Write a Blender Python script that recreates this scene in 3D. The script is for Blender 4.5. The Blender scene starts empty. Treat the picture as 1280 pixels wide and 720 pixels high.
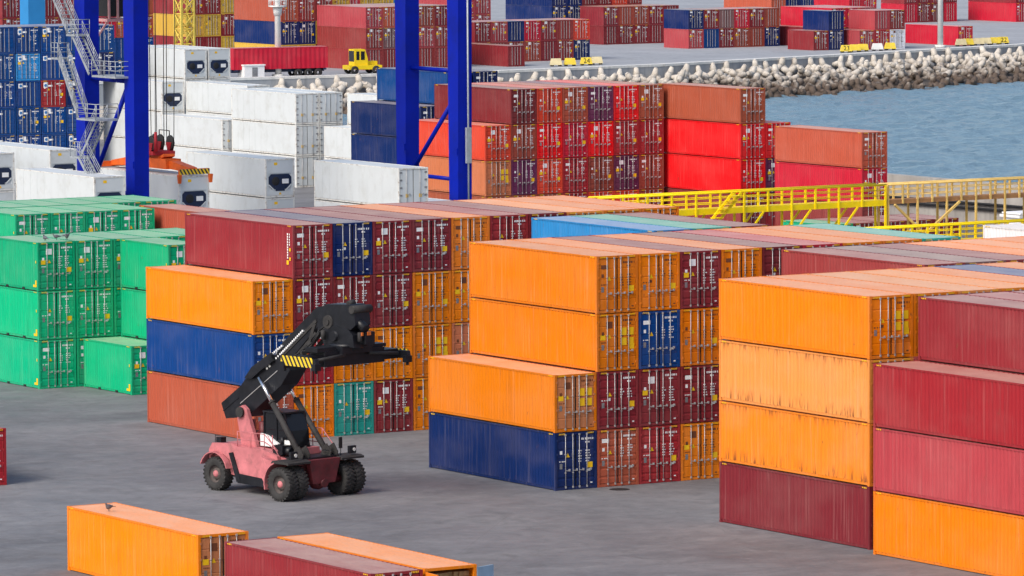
import bpy, math, random
from mathutils import Vector, Matrix
random.seed(7)
S = bpy.context.scene
COL = S.collection
RAD = math.radians

# ---------------------------------------------------------------- camera
YAW, PITCH, ROLL, FPX = 0.552, -0.0834, -0.0058, 6856.8
F0 = Vector((math.sin(YAW), math.cos(YAW), 0)); R0 = Vector((math.cos(YAW), -math.sin(YAW), 0)); U0 = Vector((0, 0, 1))
F2 = F0*math.cos(PITCH) + U0*math.sin(PITCH); U2 = U0*math.cos(PITCH) - F0*math.sin(PITCH)
R3 = R0*math.cos(ROLL) + U2*math.sin(ROLL); U3 = U2*math.cos(ROLL) - R0*math.sin(ROLL)
cam = bpy.data.cameras.new('camera'); cam.sensor_width = 36; cam.lens = FPX*36/1280
cam.clip_start = 1; cam.clip_end = 6000
co = bpy.data.objects.new('camera', cam); COL.objects.link(co)
m = Matrix((R3, U3, -F2)).transposed().to_4x4(); m.translation = Vector((-142.8124, -227.9187, 32.553))
co.matrix_world = m
S.camera = co
S.render.resolution_x = 1024; S.render.resolution_y = 576

# ---------------------------------------------------------------- sky, sun, exposure
SUN_EL, SUN_AZ = RAD(42), math.atan2(-0.93, -0.30)
w = bpy.data.worlds.new('World'); S.world = w; w.use_nodes = True
nt = w.node_tree; nt.nodes.clear()
sky = nt.nodes.new('ShaderNodeTexSky'); sky.sky_type = 'NISHITA'; sky.sun_disc = False
sky.sun_elevation = SUN_EL; sky.sun_rotation = SUN_AZ; sky.altitude = 0; sky.air_density = 1.0; sky.dust_density = 3.0; sky.ozone_density = 1.0
bg = nt.nodes.new('ShaderNodeBackground'); bg.inputs[1].default_value = 0.15
ow = nt.nodes.new('ShaderNodeOutputWorld')
nt.links.new(sky.outputs[0], bg.inputs[0]); nt.links.new(bg.outputs[0], ow.inputs[0])
sl = bpy.data.lights.new('sun', 'SUN'); sl.energy = 2.1; sl.angle = RAD(26); sl.color = (1, .95, .87)
so = bpy.data.objects.new('sun', sl); COL.objects.link(so); so.location = (-60, -40, 90)
tosun = Vector((math.sin(SUN_AZ)*math.cos(SUN_EL), math.cos(SUN_AZ)*math.cos(SUN_EL), math.sin(SUN_EL)))
so.rotation_euler = tosun.to_track_quat('Z', 'Y').to_euler()
S.view_settings.view_transform = 'Standard'; S.view_settings.look = 'None'
S.view_settings.exposure = 0.28; S.view_settings.gamma = 1.0; S.view_settings.use_curve_mapping = False

# ---------------------------------------------------------------- mesh builder
class MB:
    def __init__(s): s.v = []; s.f = []; s.m = []; s.sm = []
    def face(s, pts, m=0, smooth=False):
        i = len(s.v); s.v += [tuple(p) for p in pts]; s.f.append(tuple(range(i, i+len(pts)))); s.m.append(m); s.sm.append(smooth)
    def hexa(s, c, m=0):
        i = len(s.v); s.v += [tuple(p) for p in c]
        for q in ((0,3,2,1),(4,5,6,7),(0,1,5,4),(1,2,6,5),(2,3,7,6),(3,0,4,7)):
            s.f.append(tuple(i+k for k in q)); s.m.append(m); s.sm.append(False)
    def box(s, x0, x1, y0, y1, z0, z1, m=0):
        s.hexa(((x0,y0,z0),(x1,y0,z0),(x1,y1,z0),(x0,y1,z0),(x0,y0,z1),(x1,y0,z1),(x1,y1,z1),(x0,y1,z1)), m)
    def bar(s, p, q, a, b, m=0, up=(0,0,1), a2=None, b2=None):
        p = Vector(p); q = Vector(q); d = (q-p).normalized(); u = Vector(up)
        if abs(d.dot(u)) > .98: u = Vector((0,1,0)) if abs(d.y) < .9 else Vector((1,0,0))
        sx = d.cross(u).normalized(); sy = sx.cross(d).normalized()
        a2 = a if a2 is None else a2; b2 = b if b2 is None else b2
        c = []
        for P, A, B in ((p, a, b), (q, a2, b2)):
            c += [P - sx*A/2 - sy*B/2, P + sx*A/2 - sy*B/2, P + sx*A/2 + sy*B/2, P - sx*A/2 + sy*B/2]
        s.hexa(c, m)
    def tube(s, p, q, r, n=10, m=0, r2=None, caps=True, smooth=True):
        p = Vector(p); q = Vector(q); d = (q-p).normalized(); r2 = r if r2 is None else r2
        u = Vector((0,0,1)) if abs(d.z) < .9 else Vector((1,0,0))
        sx = d.cross(u).normalized(); sy = sx.cross(d)
        i = len(s.v)
        for P, R in ((p, r), (q, r2)):
            for k in range(n):
                a = 2*math.pi*k/n; s.v.append(tuple(P + sx*(R*math.cos(a)) + sy*(R*math.sin(a))))
        for k in range(n):
            k2 = (k+1) % n; s.f.append((i+k, i+n+k, i+n+k2, i+k2)); s.m.append(m); s.sm.append(smooth)
        if caps:
            s.f.append(tuple(i+k for k in range(n))); s.m.append(m); s.sm.append(False)
            s.f.append(tuple(i+n+k for k in reversed(range(n)))); s.m.append(m); s.sm.append(False)
    def path(s, pts, r, n=8, m=0):
        for a, b in zip(pts, pts[1:]): s.tube(a, b, r, n, m)
    def prism(s, pts, axis, a, b, m=0):
        """polygon pts in the two other axes (y,z / x,z / x,y), extruded from a to b along axis"""
        def mk(t, q): return (t, q[0], q[1]) if axis == 'x' else (q[0], t, q[1]) if axis == 'y' else (q[0], q[1], t)
        i = len(s.v); n = len(pts)
        s.v += [mk(a, q) for q in pts] + [mk(b, q) for q in pts]
        for k in range(n):
            k2 = (k+1) % n; s.f.append((i+k, i+k2, i+n+k2, i+n+k)); s.m.append(m); s.sm.append(False)
        s.f.append(tuple(i+k for k in reversed(range(n)))); s.m.append(m); s.sm.append(False)
        s.f.append(tuple(i+n+k for k in range(n))); s.m.append(m); s.sm.append(False)
    def lathe(s, prof, axis, c, n=24, m=0, smooth=True):
        """prof = [(radius, position along axis)], revolved about axis through c"""
        i = len(s.v)
        for r, t in prof:
            for k in range(n):
                a = 2*math.pi*k/n; x, y = r*math.cos(a), r*math.sin(a)
                p = (t, x, y) if axis == 'x' else (x, t, y) if axis == 'y' else (x, y, t)
                s.v.append((c[0]+p[0], c[1]+p[1], c[2]+p[2]))
        for j in range(len(prof)-1):
            for k in range(n):
                k2 = (k+1) % n; s.f.append((i+j*n+k, i+j*n+k2, i+(j+1)*n+k2, i+(j+1)*n+k)); s.m.append(m); s.sm.append(smooth)
    def mesh(s, name, mats, fix=True):
        me = bpy.data.meshes.new(name); me.from_pydata(s.v, [], s.f)
        for x in mats: me.materials.append(x)
        me.polygons.foreach_set('material_index', s.m); me.polygons.foreach_set('use_smooth', s.sm)
        me.update()
        if fix:
            import bmesh
            b = bmesh.new(); b.from_mesh(me); bmesh.ops.recalc_face_normals(b, faces=b.faces); b.to_mesh(me); b.free()
        return me
    def build(s, name, mats, parent=None, **kw):
        if not isinstance(mats, (list, tuple)): mats = [mats]
        return put(name, s.mesh(name, mats), parent, **kw)

def put(name, me, parent=None, loc=None, rotz=None, color=None, kind=None, label=None):
    o = bpy.data.objects.new(name, me); COL.objects.link(o)
    if parent is not None: o.parent = parent
    if loc is not None: o.location = loc
    if rotz is not None: o.rotation_euler = (0, 0, rotz)
    if color is not None: o.color = (*color, 1)
    if kind: o['kind'] = kind
    if label: o['label'] = label
    return o
def tag(o, label, cat, group=None):
    o['label'] = label; o['category'] = cat
    if group: o['group'] = group
    return o
def thing(name, label, cat, loc, rotz=0, group=None):
    o = bpy.data.objects.new(name, None); COL.objects.link(o); o.empty_display_size = .3
    o.location = loc; o.rotation_euler = (0, 0, rotz)
    return tag(o, label, cat, group)

# ---------------------------------------------------------------- materials
def nodes(name):
    mt = bpy.data.materials.new(name); mt.use_nodes = True
    t = mt.node_tree; b = t.nodes['Principled BSDF']
    return mt, t, b
def N(t, typ, **kw):
    n = t.nodes.new(typ)
    for k, v in kw.items():
        if k.startswith('i_'):
            key = k[2:]; n.inputs[int(key) if key.isdigit() else key.replace('_', ' ')].default_value = v
        else: setattr(n, k, v)
    return n
def mix(t, f, a, b, mode='MIX'):
    n = N(t, 'ShaderNodeMix', data_type='RGBA', blend_type=mode)
    for i, x in ((0, f), (6, a), (7, b)):
        if hasattr(x, 'links'): t.links.new(x, n.inputs[i])
        elif i == 0: n.inputs[0].default_value = x
        else: n.inputs[i].default_value = (*x, 1) if len(x) == 3 else x
    return n.outputs[2]
def ramp(t, src, p0, p1, v0=0., v1=1.):
    n = N(t, 'ShaderNodeMapRange'); n.inputs[1].default_value = p0; n.inputs[2].default_value = p1
    n.inputs[3].default_value = v0; n.inputs[4].default_value = v1
    t.links.new(src, n.inputs[0]); return n.outputs[0]
def noise(t, vec, scale, detail=3, rough=.55, dist=0.):
    n = N(t, 'ShaderNodeTexNoise'); n.inputs['Scale'].default_value = scale; n.inputs['Detail'].default_value = detail
    n.inputs['Roughness'].default_value = rough; n.inputs['Distortion'].default_value = dist
    if vec is not None: t.links.new(vec, n.inputs['Vector'])
    return n.outputs[0]
def coords(t, scale=(1,1,1), rnd=True, world=False):
    if world: src = N(t, 'ShaderNodeNewGeometry').outputs['Position']
    else: src = N(t, 'ShaderNodeTexCoord').outputs['Object']
    mp = N(t, 'ShaderNodeMapping'); mp.inputs['Scale'].default_value = scale
    t.links.new(src, mp.inputs['Vector'])
    if rnd:
        oi = N(t, 'ShaderNodeObjectInfo'); mu = N(t, 'ShaderNodeMath', operation='MULTIPLY'); mu.inputs[1].default_value = 137.
        t.links.new(oi.outputs['Random'], mu.inputs[0]); t.links.new(mu.outputs[0], mp.inputs['Location'])
    return mp.outputs[0]
def bump(t, b, h, strength=.3, dist=.02):
    n = N(t, 'ShaderNodeBump'); n.inputs['Strength'].default_value = strength; n.inputs['Distance'].default_value = dist
    t.links.new(h, n.inputs['Height']); t.links.new(n.outputs[0], b.inputs['Normal'])
def solid(name, c, rough=.5, metal=0., var=.15, scale=2., dirt=None):
    mt, t, b = nodes(name)
    n = noise(t, coords(t), scale, 4)
    col = mix(t, ramp(t, n, .3, .7), tuple(x*(1-var) for x in c), tuple(min(1, x*(1+var)) for x in c))
    if dirt:
        n2 = noise(t, coords(t), scale*1.7, 5, .65)
        col = mix(t, ramp(t, n2, .5, .72, 0, dirt[3]), col, dirt[:3])
    t.links.new(col, b.inputs['Base Color']); b.inputs['Roughness'].default_value = rough; b.inputs['Metallic'].default_value = metal; b.inputs['Specular IOR Level'].default_value = .35
    return mt
def container_paint(name, rough, fade, streak, rust, dust_sheen, spec=.25, drip=0):
    mt, t, b = nodes(name)
    oi = N(t, 'ShaderNodeObjectInfo')
    base = oi.outputs['Color']
    big = noise(t, coords(t, (.25, .25, .5)), 1.0, 3)
    pale = mix(t, .12, base, (.75, .62, .55))
    col = mix(t, ramp(t, big, .42, .75, 0, fade), base, pale)
    st = noise(t, coords(t, (7, 7, .22)), 1.0, 3, .6)
    col = mix(t, ramp(t, st, .56, .74, 0, streak), col, mix(t, .3, base, (.75, .62, .55)))
    dk = noise(t, coords(t, (5, 5, .3)), 1.0, 3, .6)
    col = mix(t, ramp(t, dk, .52, .78, 0, .35), col, mix(t, .65, base, (.03, .025, .025)))
    ru = noise(t, coords(t, (2.2, 2.2, 1.1)), 1.6, 6, .72)
    col = mix(t, ramp(t, ru, .63, .70, 0, rust), col, (.16, .055, .03))
    if drip:
        sep = N(t, 'ShaderNodeSeparateXYZ'); t.links.new(N(t, 'ShaderNodeTexCoord').outputs['Object'], sep.inputs[0])
        dn = noise(t, coords(t, (4, 4, .5)), 1.3, 4, .7)
        edge = N(t, 'ShaderNodeMath', operation='MAXIMUM'); t.links.new(ramp(t, sep.outputs[2], .2, .75, 1, 0), edge.inputs[0]); t.links.new(ramp(t, sep.outputs[2], 2.35, 2.75, 0, .9), edge.inputs[1])
        pm_ = N(t, 'ShaderNodeMath', operation='MULTIPLY'); t.links.new(ramp(t, dn, .52, .60), pm_.inputs[0]); t.links.new(edge.outputs[0], pm_.inputs[1])
        pq = N(t, 'ShaderNodeMath', operation='MULTIPLY'); pq.inputs[1].default_value = drip; t.links.new(pm_.outputs[0], pq.inputs[0])
        col = mix(t, pq.outputs[0], col, (.17, .05, .02))
    if dust_sheen:
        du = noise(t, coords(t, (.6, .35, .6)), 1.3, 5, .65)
        col = mix(t, ramp(t, du, .25, .75, dust_sheen*.6, dust_sheen*1.35), col, (.80, .68, .54))  # pale roof tone: chalky dust plus grazing sky reflection mixed into the colour
    t.links.new(col, b.inputs['Base Color']); b.inputs['Roughness'].default_value = rough; b.inputs['Specular IOR Level'].default_value = spec
    fine = noise(t, coords(t, (.9, .9, .9)), 1.2, 4)
    bump(t, b, fine, .35, .05)
    sc = noise(t, coords(t, (9, 1.2, 9)), 1.0, 4, .7)
    col = mix(t, ramp(t, sc, .66, .72, 0, .35), col, mix(t, .6, base, (.06, .05, .05)))
    t.links.new(col, b.inputs['Base Color'])
    return mt
M = {}
M['paint'] = container_paint('container_paint', .5, .35, .25, .5, 0, .18)
M['rusty'] = container_paint('rust_streaked_paint', .55, .7, .35, .7, 0, .18, .85)
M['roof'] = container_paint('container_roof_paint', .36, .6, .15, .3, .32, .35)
M['frame'] = container_paint('container_frame_paint', .5, .4, .3, .85, 0)
M['reefer'] = solid('reefer_white', (.60, .635, .65), .42, 0, .04, .5, (.40, .40, .37, .35))
M['reefer_frame'] = solid('reefer_frame', (.70, .70, .67), .5, 0, .08, 2, (.25, .17, .10, .75))
M['zinc'] = solid('galvanised_bar', (.43, .42, .42), .45, .35, .15, 6)
M['black'] = solid('black_rubber', (.018, .018, .02), .7, 0, .2, 6)
M['white'] = solid('white_lettering', (.82, .82, .82), .6, 0, .05, 4)
M['ink'] = solid('dark_lettering', (.16, .05, .02), .6, 0, .1, 4)
M['yellow'] = solid('yellow_decal', (.86, .52, .01), .55, 0, .08, 4)
M['steel'] = solid('plain_steel', (.30, .30, .31), .5, .6, .2, 5)
M['navyunit'] = solid('reefer_unit_navy', (.012, .022, .06), .45, 0, .2, 3)
# ---------------------------------------------------------------- container parts (mesh data shared between copies)
W, HC = 2.438, 2.856
CACHE = {}
def cached(key, fn):
    if key not in CACHE: CACHE[key] = fn()
    return CACHE[key]
def m_frame(L, H):
    b = MB(); h = W/2
    for sx in (-1, 1):
        for y0, y1 in ((0, .178), (L-.178, L)):
            for z0, z1 in ((0, .118), (H-.118, H)):
                x0, x1 = sorted((sx*h, sx*(h-.162))); b.box(x0, x1, y0, y1, z0, z1)
        x0, x1 = sorted((sx*(h-.004), sx*(h-.13)))
        b.box(x0, x1, .004, .13, .118, H-.118); b.box(x0, x1, L-.13, L-.004, .118, H-.118)
        x0, x1 = sorted((sx*(h-.006), sx*(h-.075)))
        b.box(x0, x1, .178, L-.178, H-.085, H-.012)
        x0, x1 = sorted((sx*(h-.045), sx*(h-.11)))
        b.box(x0, x1, .178, L-.178, .035, .165)
    b.box(-h+.162, h-.162, .006, .09, H-.125, H-.008); b.box(-h+.162, h-.162, .006, .1, .012, .155)
    b.box(-h+.162, h-.162, L-.09, L-.006, H-.11, H-.008); b.box(-h+.162, h-.162, L-.1, L-.006, .012, .155)
    b.box(-h+.1, h-.1, .12, L-.12, .10, .14)
    return b.mesh('frame', [M['frame']])
def m_side(L, H, sx, mat='paint'):
    b = MB(); h = W/2; z0, z1 = .165, H-.085; y = .13; end = L-.13; per = .278
    xs = lambda d: sx*(h-d)
    n = round((end-y)/per); per = (end-y)/n; prof = []
    for i in range(n):
        q = y+i*per; prof += [(q, .02), (q+per*.26, .02), (q+per*.5, .058), (q+per*.76, .058)]
    prof.append((end, .02))
    for (a, da), (c, dc) in zip(prof, prof[1:]):
        b.face(((xs(da), a, z0), (xs(dc), c, z0), (xs(dc), c, z1), (xs(da), a, z1)))
    return b.mesh('side_panel', [M[mat]])
def m_smooth_side(L, H, sx):
    b = MB(); h = W/2; z0, z1 = .165, H-.085
    n = int(L/1.02); d = (L-.26)/n
    for i in range(n):
        y0, y1 = .13+i*d, .13+(i+1)*d; x = sx*(h-.012)
        b.face(((x, y0+.006, z0), (x, y1-.006, z0), (x, y1-.006, z1), (x, y0+.006, z1)))
        x2 = sx*(h-.018); b.face(((x2, y1-.006, z0), (x2, y1+.006, z0), (x2, y1+.006, z1), (x2, y1-.006, z1)))
    return b.mesh('side_panel', [M['reefer']])
def m_roof(L, H, mat, ribs=True):
    b = MB(); h = W/2-.075; y = .09; end = L-.09
    n = round((end-y)/.36) if ribs else 1
    per = (end-y)/n; prof = []
    for i in range(n):
        q = y+i*per
        prof += [(q, 0), (q+per*.3, 0), (q+per*.45, .02), (q+per*.85, .02)] if ribs else [(q, 0)]
    prof.append((end, 0)); z = H-.034
    for (a, da), (c, dc) in zip(prof, prof[1:]):
        b.face(((-h, a, z+da), (h, a, z+da), (h, c, z+dc), (-h, c, z+dc)))
    return b.mesh('roof', [mat])
def m_end(L, H):
    b = MB(); h = W/2-.13; z0, z1 = .155, H-.11; n = 9; per = 2*h/n; prof = []
    for i in range(n):
        q = -h+i*per; prof += [(q, .03), (q+per*.3, .03), (q+per*.5, .07), (q+per*.8, .07)]
    prof.append((h, .03))
    for (a, da), (c, dc) in zip(prof, prof[1:]):
        b.face(((a, L-da, z0), (c, L-dc, z0), (c, L-dc, z1), (a, L-da, z1)))
    return b.mesh('end_wall', [M['paint']])
DOORX = ((-1.085, -.012), (.012, 1.085))
def m_door(H, side, style, bars=False):
    """panel with pressed horizontal swages, black gasket rim and hinge lugs"""
    b = MB(); x0, x1 = DOORX[side]; z0, z1 = .16, H-.13; yf = .035
    b.box(x0, x1, yf+.03, yf+.06, z0, z1, 1)
    g = .022; zz = [z0+g]
    sw = {0: (.16, .36, .54, .72, .88), 1: (.2, .4, .6, .8), 2: (.13, .3, .42, .54, .72, .86), 3: ()}[style]
    prof = [(z0+g, 0)]
    for f in sw:
        zc = z0+(z1-z0)*f; hh = .035 if style != 1 else .016; dp = .022 if style != 1 else .014; sl_ = .035 if style != 1 else .02
        prof += [(zc-hh-sl_, 0), (zc-hh, dp), (zc+hh, dp), (zc+hh+sl_, 0)]
    prof.append((z1-g, 0))
    for (a, da), (c, dc) in zip(prof, prof[1:]):
        b.face(((x0+g, yf+da, a), (x1-g, yf+da, a), (x1-g, yf+dc, c), (x0+g, yf+dc, c)))
    xo = x0 if side == 0 else x1; s = -1 if side == 0 else 1
    for k in range(4):
        z = z0+.25+k*(z1-z0-.5)/3
        a, c = sorted((xo-s*.03, xo+s*.05)); b.box(a, c, -.004, .03, z-.05, z+.05, 2)
    if bars:
        for x in BARX[side]: b.box(x-.019, x+.019, -.02, .03, z0+.02, z1-.02, 3)
    return b.mesh('door', [M['paint'], M['black'], M['frame'], M['zinc']])
BARX = ((-.62, -.19), (.19, .63))
def m_bar(H):
    b = MB(); z0, z1 = .09, H-.07
    b.tube((0, -.012, z0), (0, -.012, z1), .019, 8)
    for z in (z0+.05, z1-.05): b.box(-.035, .035, -.04, .02, z-.05, z+.05)
    for f in (.3, .62): b.box(-.032, .032, -.04, .03, H*f-.025, H*f+.025)
    b.bar((0, -.035, H*.34), (.25, -.04, H*.335), .025, .035); b.box(.19, .26, -.05, .03, H*.325, H*.362)
    return b.mesh('locking_bar', [M['zinc']])
def m_marks(H, side, seed, ink):
    """lettering and decals too small to read: number line, weight table, plates, triangle"""
    r = random.Random(seed*7+side); b = MB(); y = .028; x0, x1 = DOORX[side]; top = H-.13
    def q(xa, xb, za, zb, m=0): b.face(((xa, y, za), (xb, y, za), (xb, y, zb), (xa, y, zb)), m)
    def line(xa, xb, z, hh, m=0):
        x = xa
        while x < xb-.02:
            wd = min(r.choice((.05, .07, .07, .1)), xb-x); q(x, x+wd, z-hh/2, z+hh/2, m); x += wd+r.choice((.018, .018, .03, .07))
    if side == 1:
        line(x0+.32, x1-.16, top-.23, .10); q(x1-.11, x1-.06, top-.28, top-.18)
        line(x0+.55, x1-.28, top-.40, .08)
        n = r.choice((4, 5, 5, 6)); zt = top-r.uniform(.62, .85)
        for k in range(n):
            z = zt-k*.13; line(x0+.14, x0+.14+r.uniform(.1, .28), z, .055); line(x0+.56, x0+.56+r.uniform(.2, .34), z, .06)
        if r.random() < .6: q(x0+.62, x0+.84, .88, .99)
        q(x1-.24, x1-.12, .27, .33)
        if r.random() < .4: q(x0+.66, x1-.10, 1.05, 1.33, 1)
    else:
        if r.random() < .7: q(x0+.16, x0+.30, 1.78, 1.95)
        x = x0+.62; b.face(((x-.11, y, 1.62), (x+.11, y, 1.62), (x, y, 1.83)), 1)
        if r.random() < .45:
            q(x0+.08, x0+.38, 1.55, 1.80, 1)
        elif r.random() < .4: q(x0+.08, x0+.42, 1.60, 1.72, 1)
        q(x0+.14, x0+.30, 1.05, 1.32, 2)
        if r.random() < .35: q(x0+.52, x0+.66, 1.40, 1.54)
        line(x0+.12, x0+.5, 1.42, .05)
        if seed % 3 == 1: q(x0+.42, x0+.80, 2.12, 2.46)
        elif seed % 3 == 2: q(x0+.14, x0+.56, 2.2, 2.4)
    for k in range(5):
        xa = (x0+.08+k*.075) if side == 0 else (x1-.12-k*.075)
        b.face(((xa, .0, H-.11), (xa+.04, .0, H-.11), (xa+.065, .0, H-.03), (xa+.025, .0, H-.03)), 1)
    return b.mesh('lettering', [M['ink'] if ink else M['white'], M['yellow'], M['steel']])
def m_yellow_panel(H):
    b = MB(); y = .024; x0 = DOORX[1][0]
    for z in (1.25, 1.75):
        for xa in (x0+.2, x0+.62): b.face(((xa, y, z), (xa+.32, y, z), (xa+.32, y, z+.38), (xa, y, z+.38)))
    return b.mesh('weight_panel', [M['yellow']])
def m_side_marks(L, H, seed):
    r = random.Random(seed); b = MB(); x = -W/2+.006
    def q(ya, yb, za, zb, m=0): b.face(((x, ya, za), (x, yb, za), (x, yb, zb), (x, ya, zb)), m)
    for k in range(10):
        z = H-.5-k*.14; q(.55, .66, z-.05, z+.05)
        if k < 5: q(.36, .44, z-.05, z+.04)
    q(.28, .42, 1.45, 1.62, 1); q(.28, .42, .95, 1.12, 1); q(.5, .72, .72, .95, 1)
    return b.mesh('side_lettering', [M['white'], M['yellow']])
def m_corner_marks(L, H):
    b = MB(); x = -W/2-.002
    for y in (.22, L-.62):
        for k in range(3): b.face(((x, y+k*.13, H-.09), (x, y+k*.13+.07, H-.09), (x, y+k*.13+.11, H-.03), (x, y+k*.13+.04, H-.03)))
    return b.mesh('height_mark', [M['yellow']])
def m_logo():
    b = MB(); y = .024; x0 = DOORX[0][0]
    def q(xa, xb, za, zb, m=0, yy=y): b.face(((xa, yy, za), (xb, yy, za), (xb, yy, zb), (xa, yy, zb)), m)
    q(x0+.1, x0+.55, 1.88, 2.32); q(x0+.58, x0+1.0, 1.98, 2.14)
    b.lathe(((.0, .021), (.15, .0205)), 'y', (x0+.325, 0, 2.1), 16, 1)
    return b.mesh('logo_plate', [M['white'], M['lg_blue']])
M['lg_blue'] = solid('logo_blue', (.03, .16, .42), .5, 0, .05, 3)
def m_pocket():
    b = MB(); b.box(-W/2+.002, -W/2+.09, -.14, .14, .0, .13); return b.mesh('fork_pocket', [M['black']])
def m_ldecal():
    b = MB(); x = -W/2+.012
    for ya, yb, za, zb in ((.22, .40, .22, .62), (.40, .66, .22, .36)): b.face(((x, ya, za), (x, yb, za), (x, yb, zb), (x, ya, zb)))
    b.face(((x, .26, 1.62), (x, .34, 1.62), (x, .34, 1.78), (x, .26, 1.78)))
    return b.mesh('corner_decal', [M['yellow']])
def m_far_body(L, H):
    b = MB(); h = W/2
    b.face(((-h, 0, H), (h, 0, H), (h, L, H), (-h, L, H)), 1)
    for sx in (-1, 1):
        x = sx*h; n = int(L/.6); d = L/n
        for i in range(n):
            a, c = i*d, (i+1)*d; mm = (a+c)/2; xi = sx*(h-.04)
            b.face(((x, a, 0), (xi, mm, 0), (xi, mm, H-.1), (x, a, H-.1))); b.face(((xi, mm, 0), (x, c, 0), (x, c, H-.1), (xi, mm, H-.1)))
        b.face(((x, 0, H-.1), (x, L, H-.1), (x, L, H), (x, 0, H)), 2)
    b.face(((-h, L, 0), (h, L, 0), (h, L, H), (-h, L, H)))
    b.face(((-h, .07, 0), (h, .07, 0), (h, .07, H), (-h, .07, H)))
    for xa, xb in ((-h, -h+.11), (h-.11, h)): b.box(xa, xb, -.001, .07, 0, H, 2)
    b.box(-h+.11, h-.11, .001, .07, H-.12, H-.002, 2); b.box(-h+.11, h-.11, .001, .07, 0, .14, 2)
    return b.mesh('body', [M['paint'], M['roof'], M['frame']])
def m_reefer_door(H, side):
    b = MB(); x0, x1 = DOORX[side]; z0, z1 = .16, H-.13
    b.box(x0, x1, .06, .08, z0, z1, 1); b.box(x0+.03, x1-.03, .03, .058, z0+.03, z1-.03, 0)
    s = -1 if side == 0 else 1; xo = x0 if side == 0 else x1
    for k in range(5):
        z = z0+.2+k*(z1-z0-.4)/4; a, c = sorted((xo-s*.16, xo+s*.05)); b.box(a, c, 0, .03, z-.06, z+.06, 1)
    xa = x0+.45; b.face(((xa, .026, .75), (xa+.22, .026, .75), (xa+.22, .026, 1.0), (xa, .026, 1.0)), 2)
    return b.mesh('door', [M['reefer'], M['steel'], M['yellow']])
def m_reefer_end(H):
    b = MB(); h = W/2-.13; z0, z1 = .155, H-.125
    b.box(-h, h, .07, .09, z0, z1)                          # back plate
    b.box(-h, h, .02, .07, z1-.95, z1-.02); b.box(-h, -h+.12, .02, .07, z0+.02, z1-.95); b.box(h-.12, h, .02, .07, z0+.02, z1-.95)
    b.box(-h+.12, h-.12, .025, .07, z0+.02, z0+.35)
    for s in (-1, 1): b.bar((s*(h-.14), .03, z0+.8), (s*(h-.62), .03, z0+.37), .05, .09)
    b.face(((-.5, .016, z1-.35), (-.22, .016, z1-.35), (-.22, .016, z1-.15), (-.5, .016, z1-.15)), 1)
    b.face(((-.12, .016, .22), (.12, .016, .22), (.0, .016, .42)), 1)
    return b.mesh('end_panel', [M['reefer'], M['yellow']])
def m_unit(H):
    b = MB(); h = 1.0; z = .50
    pts = [(-h+.0, z+.45), (-h+.32, z+.12), (h-.32, z+.12), (h, z+.45), (h, z+.95), (h-.26, z+1.22), (-h+.26, z+1.22), (-h, z+.95)]
    b.prism(pts, 'y', .03, .068); b.box(-.38, .38, .005, .03, z-.02, z+.40)
    return b.mesh('refrigeration_unit', [M['navyunit']])
def m_unit_fan(H):
    b = MB(); b.lathe(((.02, -.01), (.24, -.006), (.29, .01), (.33, .028)), 'y', (-.35, 0, 1.2), 16); return b.mesh('fan', [M['black']])
def m_unit_panel(H):
    b = MB(); b.box(.18, .72, .008, .03, 1.02, 1.36); return b.mesh('control_panel', [M['white']])

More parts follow.
